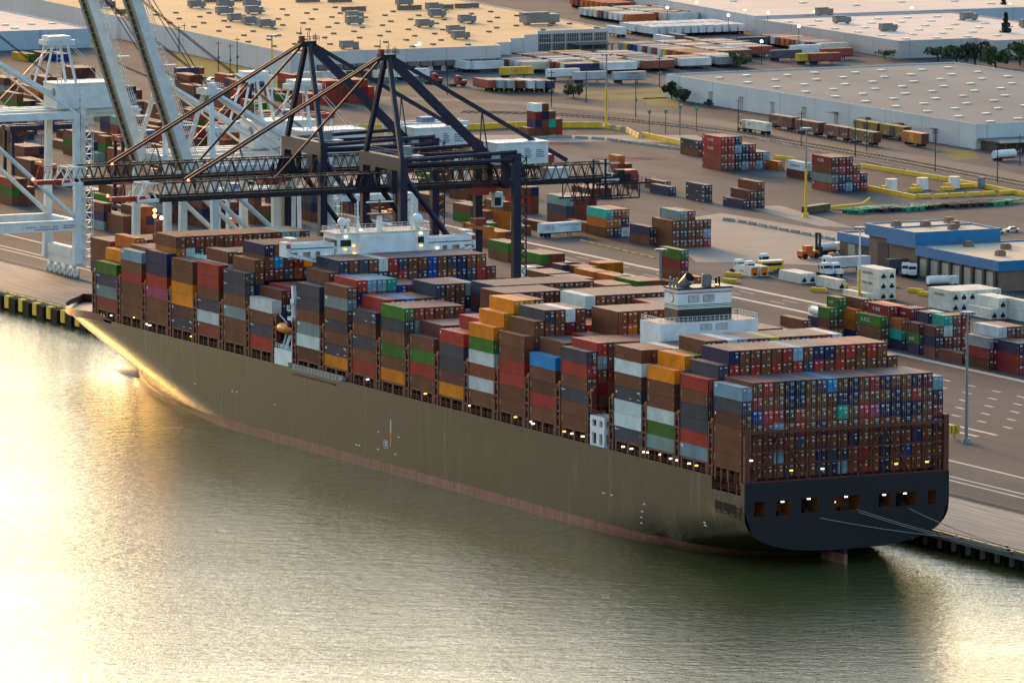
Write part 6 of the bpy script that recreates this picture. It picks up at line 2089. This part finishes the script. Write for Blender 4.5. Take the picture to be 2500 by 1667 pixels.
# orange flood lights on a yard stand near the white crane legs
p = at(378, 575); t = thing('flood_light', 'stand of glowing amber flood lights among the white crane legs', 'flood light', (p.x, p.y, QZ))
m = MB(); m.bar((0, 0, 0), (0, 0, 7), .2); m.bar((-.2, 0, 4), (1.9, -.4, 4.6), .15); m.build('pole', GAL, t)
FL = MB(); FL.ball((0, 0, 0), .5, k=8, l=6); FLM = FL.mesh('lamp', [glow('flood_amber', (1.0, .50, .08), 9)])
for q in ((0, 0, 7.2), (0, 0, 5.6), (1.9, -.4, 5.0)): put('lamp', FLM, t, q)
# straddle of smaller posts with green heads by the gate, yellow barriers
GRL = paint('post_green', (.02, .26, .13), .5, 0)
for i, (px, py, h) in enumerate(((1585, 330, 7), (1625, 328, 7), (1660, 333, 9), (1700, 322, 7))):
    p = at(px, py); t = thing('gate_post', 'slim gate post with a green head, %s along the yellow barriers' % ORD[i + 1], 'post', (p.x, p.y, QZ)); m = MB(); m.tube((0, 0, 0), (0, 0, h), .13, k=6); m.build('pole', WOOD, t); m = MB(); m.box(-.5, -.3, h, .5, .3, h + 1.2); m.build('head', [GRL], t)


def barrier_run(pts, mat, label, h=1.0, wdt=.7, seg=3.6, name='barrier', group=None, gap=.25):
    P_ = [at(px, py) for px, py in pts]; k = 0
    for a, b_ in zip(P_, P_[1:]):
        d = b_ - a; n_ = max(1, int(round(d.length / seg))); ang = math.atan2(d.y, d.x)
        for i in range(n_):
            c = a + d * ((i + .5) / n_); L = d.length / n_ - gap
            m = MB(); m.prism([(-L / 2, -wdt / 2), (L / 2, -wdt / 2), (L / 2, wdt / 2), (-L / 2, wdt / 2)], 0, h * .4); m.box(-L / 2, -wdt * .28, h * .4, L / 2, wdt * .28, h)
            o = m.build(name, [mat[k % len(mat)] if isinstance(mat, list) else mat], None, loc=(c.x, c.y, QZ)); o.rotation_euler = (0, 0, ang)
            tag(o, label, 'barrier', group or label); k += 1


barrier_run([(870, 318), (1130, 318), (1260, 312), (1470, 312)], YEL, 'yellow barrier block in the long line behind the far small pile', 1.9, 1.2, 6.0)
barrier_run([(1480, 314), (1530, 322), (1560, 338)], [YEL, CONC], 'yellow or pale barrier block at the bend by the light mast', 1.5, 1.0, 3.6)
barrier_run([(1568, 334), (1668, 356)], YEL, 'yellow barrier block along the gate', 1.6, 1.0, 6.0)
barrier_run([(1890, 388), (1940, 394)], YEL, 'yellow barrier block behind the orange short container', 1.2, 1.0, 5.0)
barrier_run([(2100, 409), (2315, 443), (2540, 486)], YEL, 'yellow barrier block in the long line below the railway', 1.3, 1.0, 5.0)
barrier_run([(2118, 463), (2236, 487)], YEL, 'yellow barrier block in the short line beside the white drums', 1.3, 1.1, 5.0)
for i, (px, py) in enumerate(((2255, 483), (2299, 482), (2337, 480), (2377, 478), (2412, 476), (2455, 474), (2235, 468), (2312, 465), (2360, 458))):
    p = at(px, py); m = MB(); m.box(-2.2, -.8, 0, 2.2, .8, .7); m.box(-2.2, -.4, .7, 2.2, .4, 1.15); o = m.build('barrier', YEL, None, loc=(p.x, p.y, QZ)); tag(o, 'short yellow barrier block lying separately near the white drums', 'barrier', 'separate yellow barrier blocks')
for i, (px, py) in enumerate(((2176, 465), (2252, 462), (2330, 459))):
    p = at(px, py); t = thing('drum', 'white tank drum with a yellow guard, %s from the red stack' % ORD[i + 1], 'drum', (p.x, p.y, QZ)); m = MB(); m.tube((0, 0, .3), (0, 0, 3.3), 1.75, k=16); m.tube((0, 0, 0), (0, 0, .3), 1.9, k=16); m.build('body', [WHT], t); m = MB(); m.box(-3.6, -1.2, 0, -2.2, .4, 1.6); m.build('guard', [YEL], t)
    m = MB(); m.tube((0, 0, 3.3), (0, 0, 3.5), 1.8, k=16); m.build('lid', [paint('lid_cream', (.6, .52, .38), .5, 0)], t)
p = at(2396, 460); t = thing('cabinet', 'narrow blue grey cabinet behind the yellow barrier line', 'cabinet', (p.x, p.y, QZ)); m = MB(); m.box(-.8, -.8, .1, .8, .8, 3.4); m.build('body', [paint('cabinet_blue', (.09, .11, .17), .5, .1)], t); m = MB(); m.box(-.7, -.83, .3, .7, -.8, 3.2); m.build('door', [GAL], t)
p = at(1992, 518); m = MB(); m.prism([(-1.2, -6), (1.2, -6), (1.2, 6), (-1.2, 6)], .2, 2.0); m.box(-1.35, -6.1, 2.0, 1.35, 6.1, 2.15)
for i in range(8): m.box(-1.32, -5.6 + i * 1.6, .3, -1.2, -5.4 + i * 1.6, 2.0)
o = m.build('dumpster', [paint('olive_drab', (.075, .075, .035), .6, .3)], None, loc=(p.x, p.y, QZ)); o.rotation_euler = (0, 0, R(-62)); tag(o, 'long olive drab dumpster at the foot of the yellow light mast', 'dumpster')
p = at(2080, 508); m = MB(); m.bar((-8, 0, .7), (4, 0, .9), .7); m.bar((4, 0, .9), (7, 0, 2.6), .6); m.box(-8.5, -.8, 0, -7, .8, .9); o = m.build('pipe_barrier', YEL, None, loc=(p.x, p.y, QZ)); o.rotation_euler = (0, 0, R(10)); tag(o, 'long yellow pipe arm lying beside the olive dumpster', 'barrier arm')
# parked bare chassis behind the workshop
for k in range(46):
    px = 2090 + k * 8.6; py = 519 - k * .52 + rnd.uniform(-3, 3); c_ = GRL if (k < 9 or 13 < k < 22 or k > 40) else DKM
    p = at(px, py); m = MB(); m.box(-.5, -5.5, .9, -.3, 5.5, 1.2); m.box(.3, -5.5, .9, .5, 5.5, 1.2)
    for y in (-5.3, -1, 3, 5.2): m.box(-1.2, y - .2, .9, 1.2, y + .2, 1.25)
    for y in (-4.2, -3.0): m.box(-1.2, y - .5, 0, -.9, y + .5, 1.0); m.box(.9, y - .5, 0, 1.2, y + .5, 1.0)
    o = m.build('chassis_trailer', [c_], None, loc=(p.x, p.y, QZ)); o.rotation_euler = (0, 0, R(-70 + rnd.uniform(-6, 6)))
    tag(o, 'bare %s trailer chassis parked in the line behind the workshop' % ('green' if c_ is GRL else 'dark'), 'chassis', 'bare %s chassis behind the workshop' % ('green' if c_ is GRL else 'dark'))
# kerb blocks along the yard lanes
barrier_run([(1760, 538), (1800, 542), (1900, 561), (2040, 588)], [CONC, GAL, paint('pinkish_concrete', (.33, .23, .19), .8, .3), CONC], 'pale concrete block along the lane before the workshop', .9, 1.1, 6.5, 'road_barrier', gap=2.2)
barrier_run([(1290, 345), (1360, 335), (1480, 342), (1700, 372)], [CONC, GAL, CONC], 'pale concrete block along the lane behind the far small pile', .8, 1.0, 7.0, 'road_barrier', gap=1.6)
barrier_run([(1640, 308), (1852, 340), (2084, 390), (2373, 449)], [CONC, paint('pinkish_concrete', (.33, .23, .19), .8, .3)], 'low pale kerb block along the railway', .5, .8, 9.0, 'kerbstone', gap=.6)
barrier_run([(1415, 588), (1600, 632)], DYEL, 'low worn yellow kerb block beside the large brown block', .4, .6, 6.0, 'kerbstone', gap=1.2)
for px, py in ((1710, 1), ):
    pass
for i, (px, py) in enumerate(((1790, 675), (1782, 690), (1998, 712), (1970, 686), (2120, 680), (2090, 712), (2235, 714), (2262, 722), (2300, 735), (2170, 700), (2050, 700))):
    p = at(px, py); m = MB(); m.box(-2.4, -.7, 0, 2.4, .7, .75); m.box(-2.2, -.4, .75, 2.2, .4, 1.1); o = m.build('barrier', YEL, None, loc=(p.x, p.y, QZ)); o.rotation_euler = (0, 0, R(-60)); tag(o, 'short yellow barrier block lying between the reefers and the workshop', 'barrier', 'yellow barrier blocks by the reefers')
# number board at the quay edge
p = at(2330, 1070, QZ); q = onx(2331, 1061, p.x)
t = thing('berth_sign', 'yellow berth number board standing behind the stern corner', 'sign', (p.x, p.y, QZ))
m = MB(); m.bar((0, 0, 0), (0, 0, 2.2), .2); m.build('post', GAL, t)
m = MB(); m.box(-2.0, -.06, 1.0, 1.4, .06, 3.1); m.build('board', [YEL], t)
lettering('16', t, (-1.3, -.08, 1.25), 2.2, MK, END_ROT)

# yard gantries
def rtg(x, y, h, span, m1, m2, label, trol, hoist):
    t = thing('yard_gantry', label, 'gantry', (x, y, QZ), 0, 'rubber tyred yard gantries')
    for xx in (0, span):
        for yy in (-3.4, 3.4):
            m = MB(); m.bar((xx, yy, 1.6), (xx, yy * .8, h), .9, .8); m.build('leg', m1, t)
        m = MB(); m.box(xx - .6, -5, 1.2, xx + .6, 5, 2.2)
        for yy in (-4, -2.6, 2.6, 4): m.tube((xx - .3, yy, .75), (xx + .3, yy, .75), .75, k=8, m=1)
        m.build('bogie', [m1, TYRE], t)
    m = MB()
    for yy in (-2.8, 2.8): m.box(-1, yy - .5, h, span + 1, yy + .5, h + 1.6)
    for xx in (-.8, span + .2): m.box(xx, -2.8, h + .1, xx + .7, 2.8, h + 1.4)
    rail(m, [(-1, -3.4), (span + 1, -3.4)], h + 1.6, 1.0, 1.6, .07)
    m.build('girder', m2, t)
    m = MB()
    for i in range(int(span / 3)):
        a = -1 + i * 3.0; m.bar((a, -3.45, h - .1), (a + 1.5, -3.45, h - 1.6), .14); m.bar((a + 1.5, -3.45, h - 1.6), (a + 3, -3.45, h - .1), .14)
    m.build('cable_loop', DARK, t)
    m = MB(); m.box(trol - 2, -2.2, h + 1.6, trol + 2, 2.2, h + 3.0); m.build('trolley', paint('trolley_blue', (.05, .11, .26), .5, .1), t)
    m = MB()
    for sx in (-1, 1): m.bar((trol + sx, -1, h + 1.6), (trol + sx * .8, -1, hoist + 1), .07); m.bar((trol + sx, 1, h + 1.6), (trol + sx * .8, 1, hoist + 1), .07)
    m.build('hoist_rope', DARK, t)
    m = MB(); m.box(trol - 1.1, -6, hoist, trol + 1.1, 6, hoist + .9); m.box(trol - .9, -1.2, hoist + .9, trol + .9, 1.2, hoist + 1.8); m.build('spreader', CORG, t)


rtg(150, 513, 20, 24, CWHT, CWHT, 'white yard gantry seen between the legs of the navy cranes, nearer', 5, 12); rtg(165, 541, 20, 24, CWHT, CWHT, 'white yard gantry just behind the nearer white one', 18, 12)
rtg(208, 715, 20, 24, CWHT, CWHT, 'white yard gantry behind the raised booms', 8, 13); rtg(140, 560, 18, 22, CWHT, CWHT, 'white yard gantry carrying an orange spreader by the white legs', 4, 10)
rtg(166, 690, 21, 23, NAVY, CRED, 'navy legged yard gantry with a red girder beside the open apron crane', 9, 12); rtg(150, 735, 21, 23, NAVY, NAVY, 'navy yard gantry at the edge behind the open apron crane', 12, 10)
rtg(236, 745, 20, 24, CWHT, CRED, 'white legged yard gantry with a red girder behind the navy masts', 10, 13); rtg(262, 705, 20, 24, CWHT, CWHT, 'white yard gantry behind the navy crane machinery houses', 12, 13)
o = STUFF.build('shipping_containers', [CMA])
struct(o, 'stuff'); o['label'] = 'mass of further containers stacked on the deck and in the yard'
print('containers', NCONT[0])
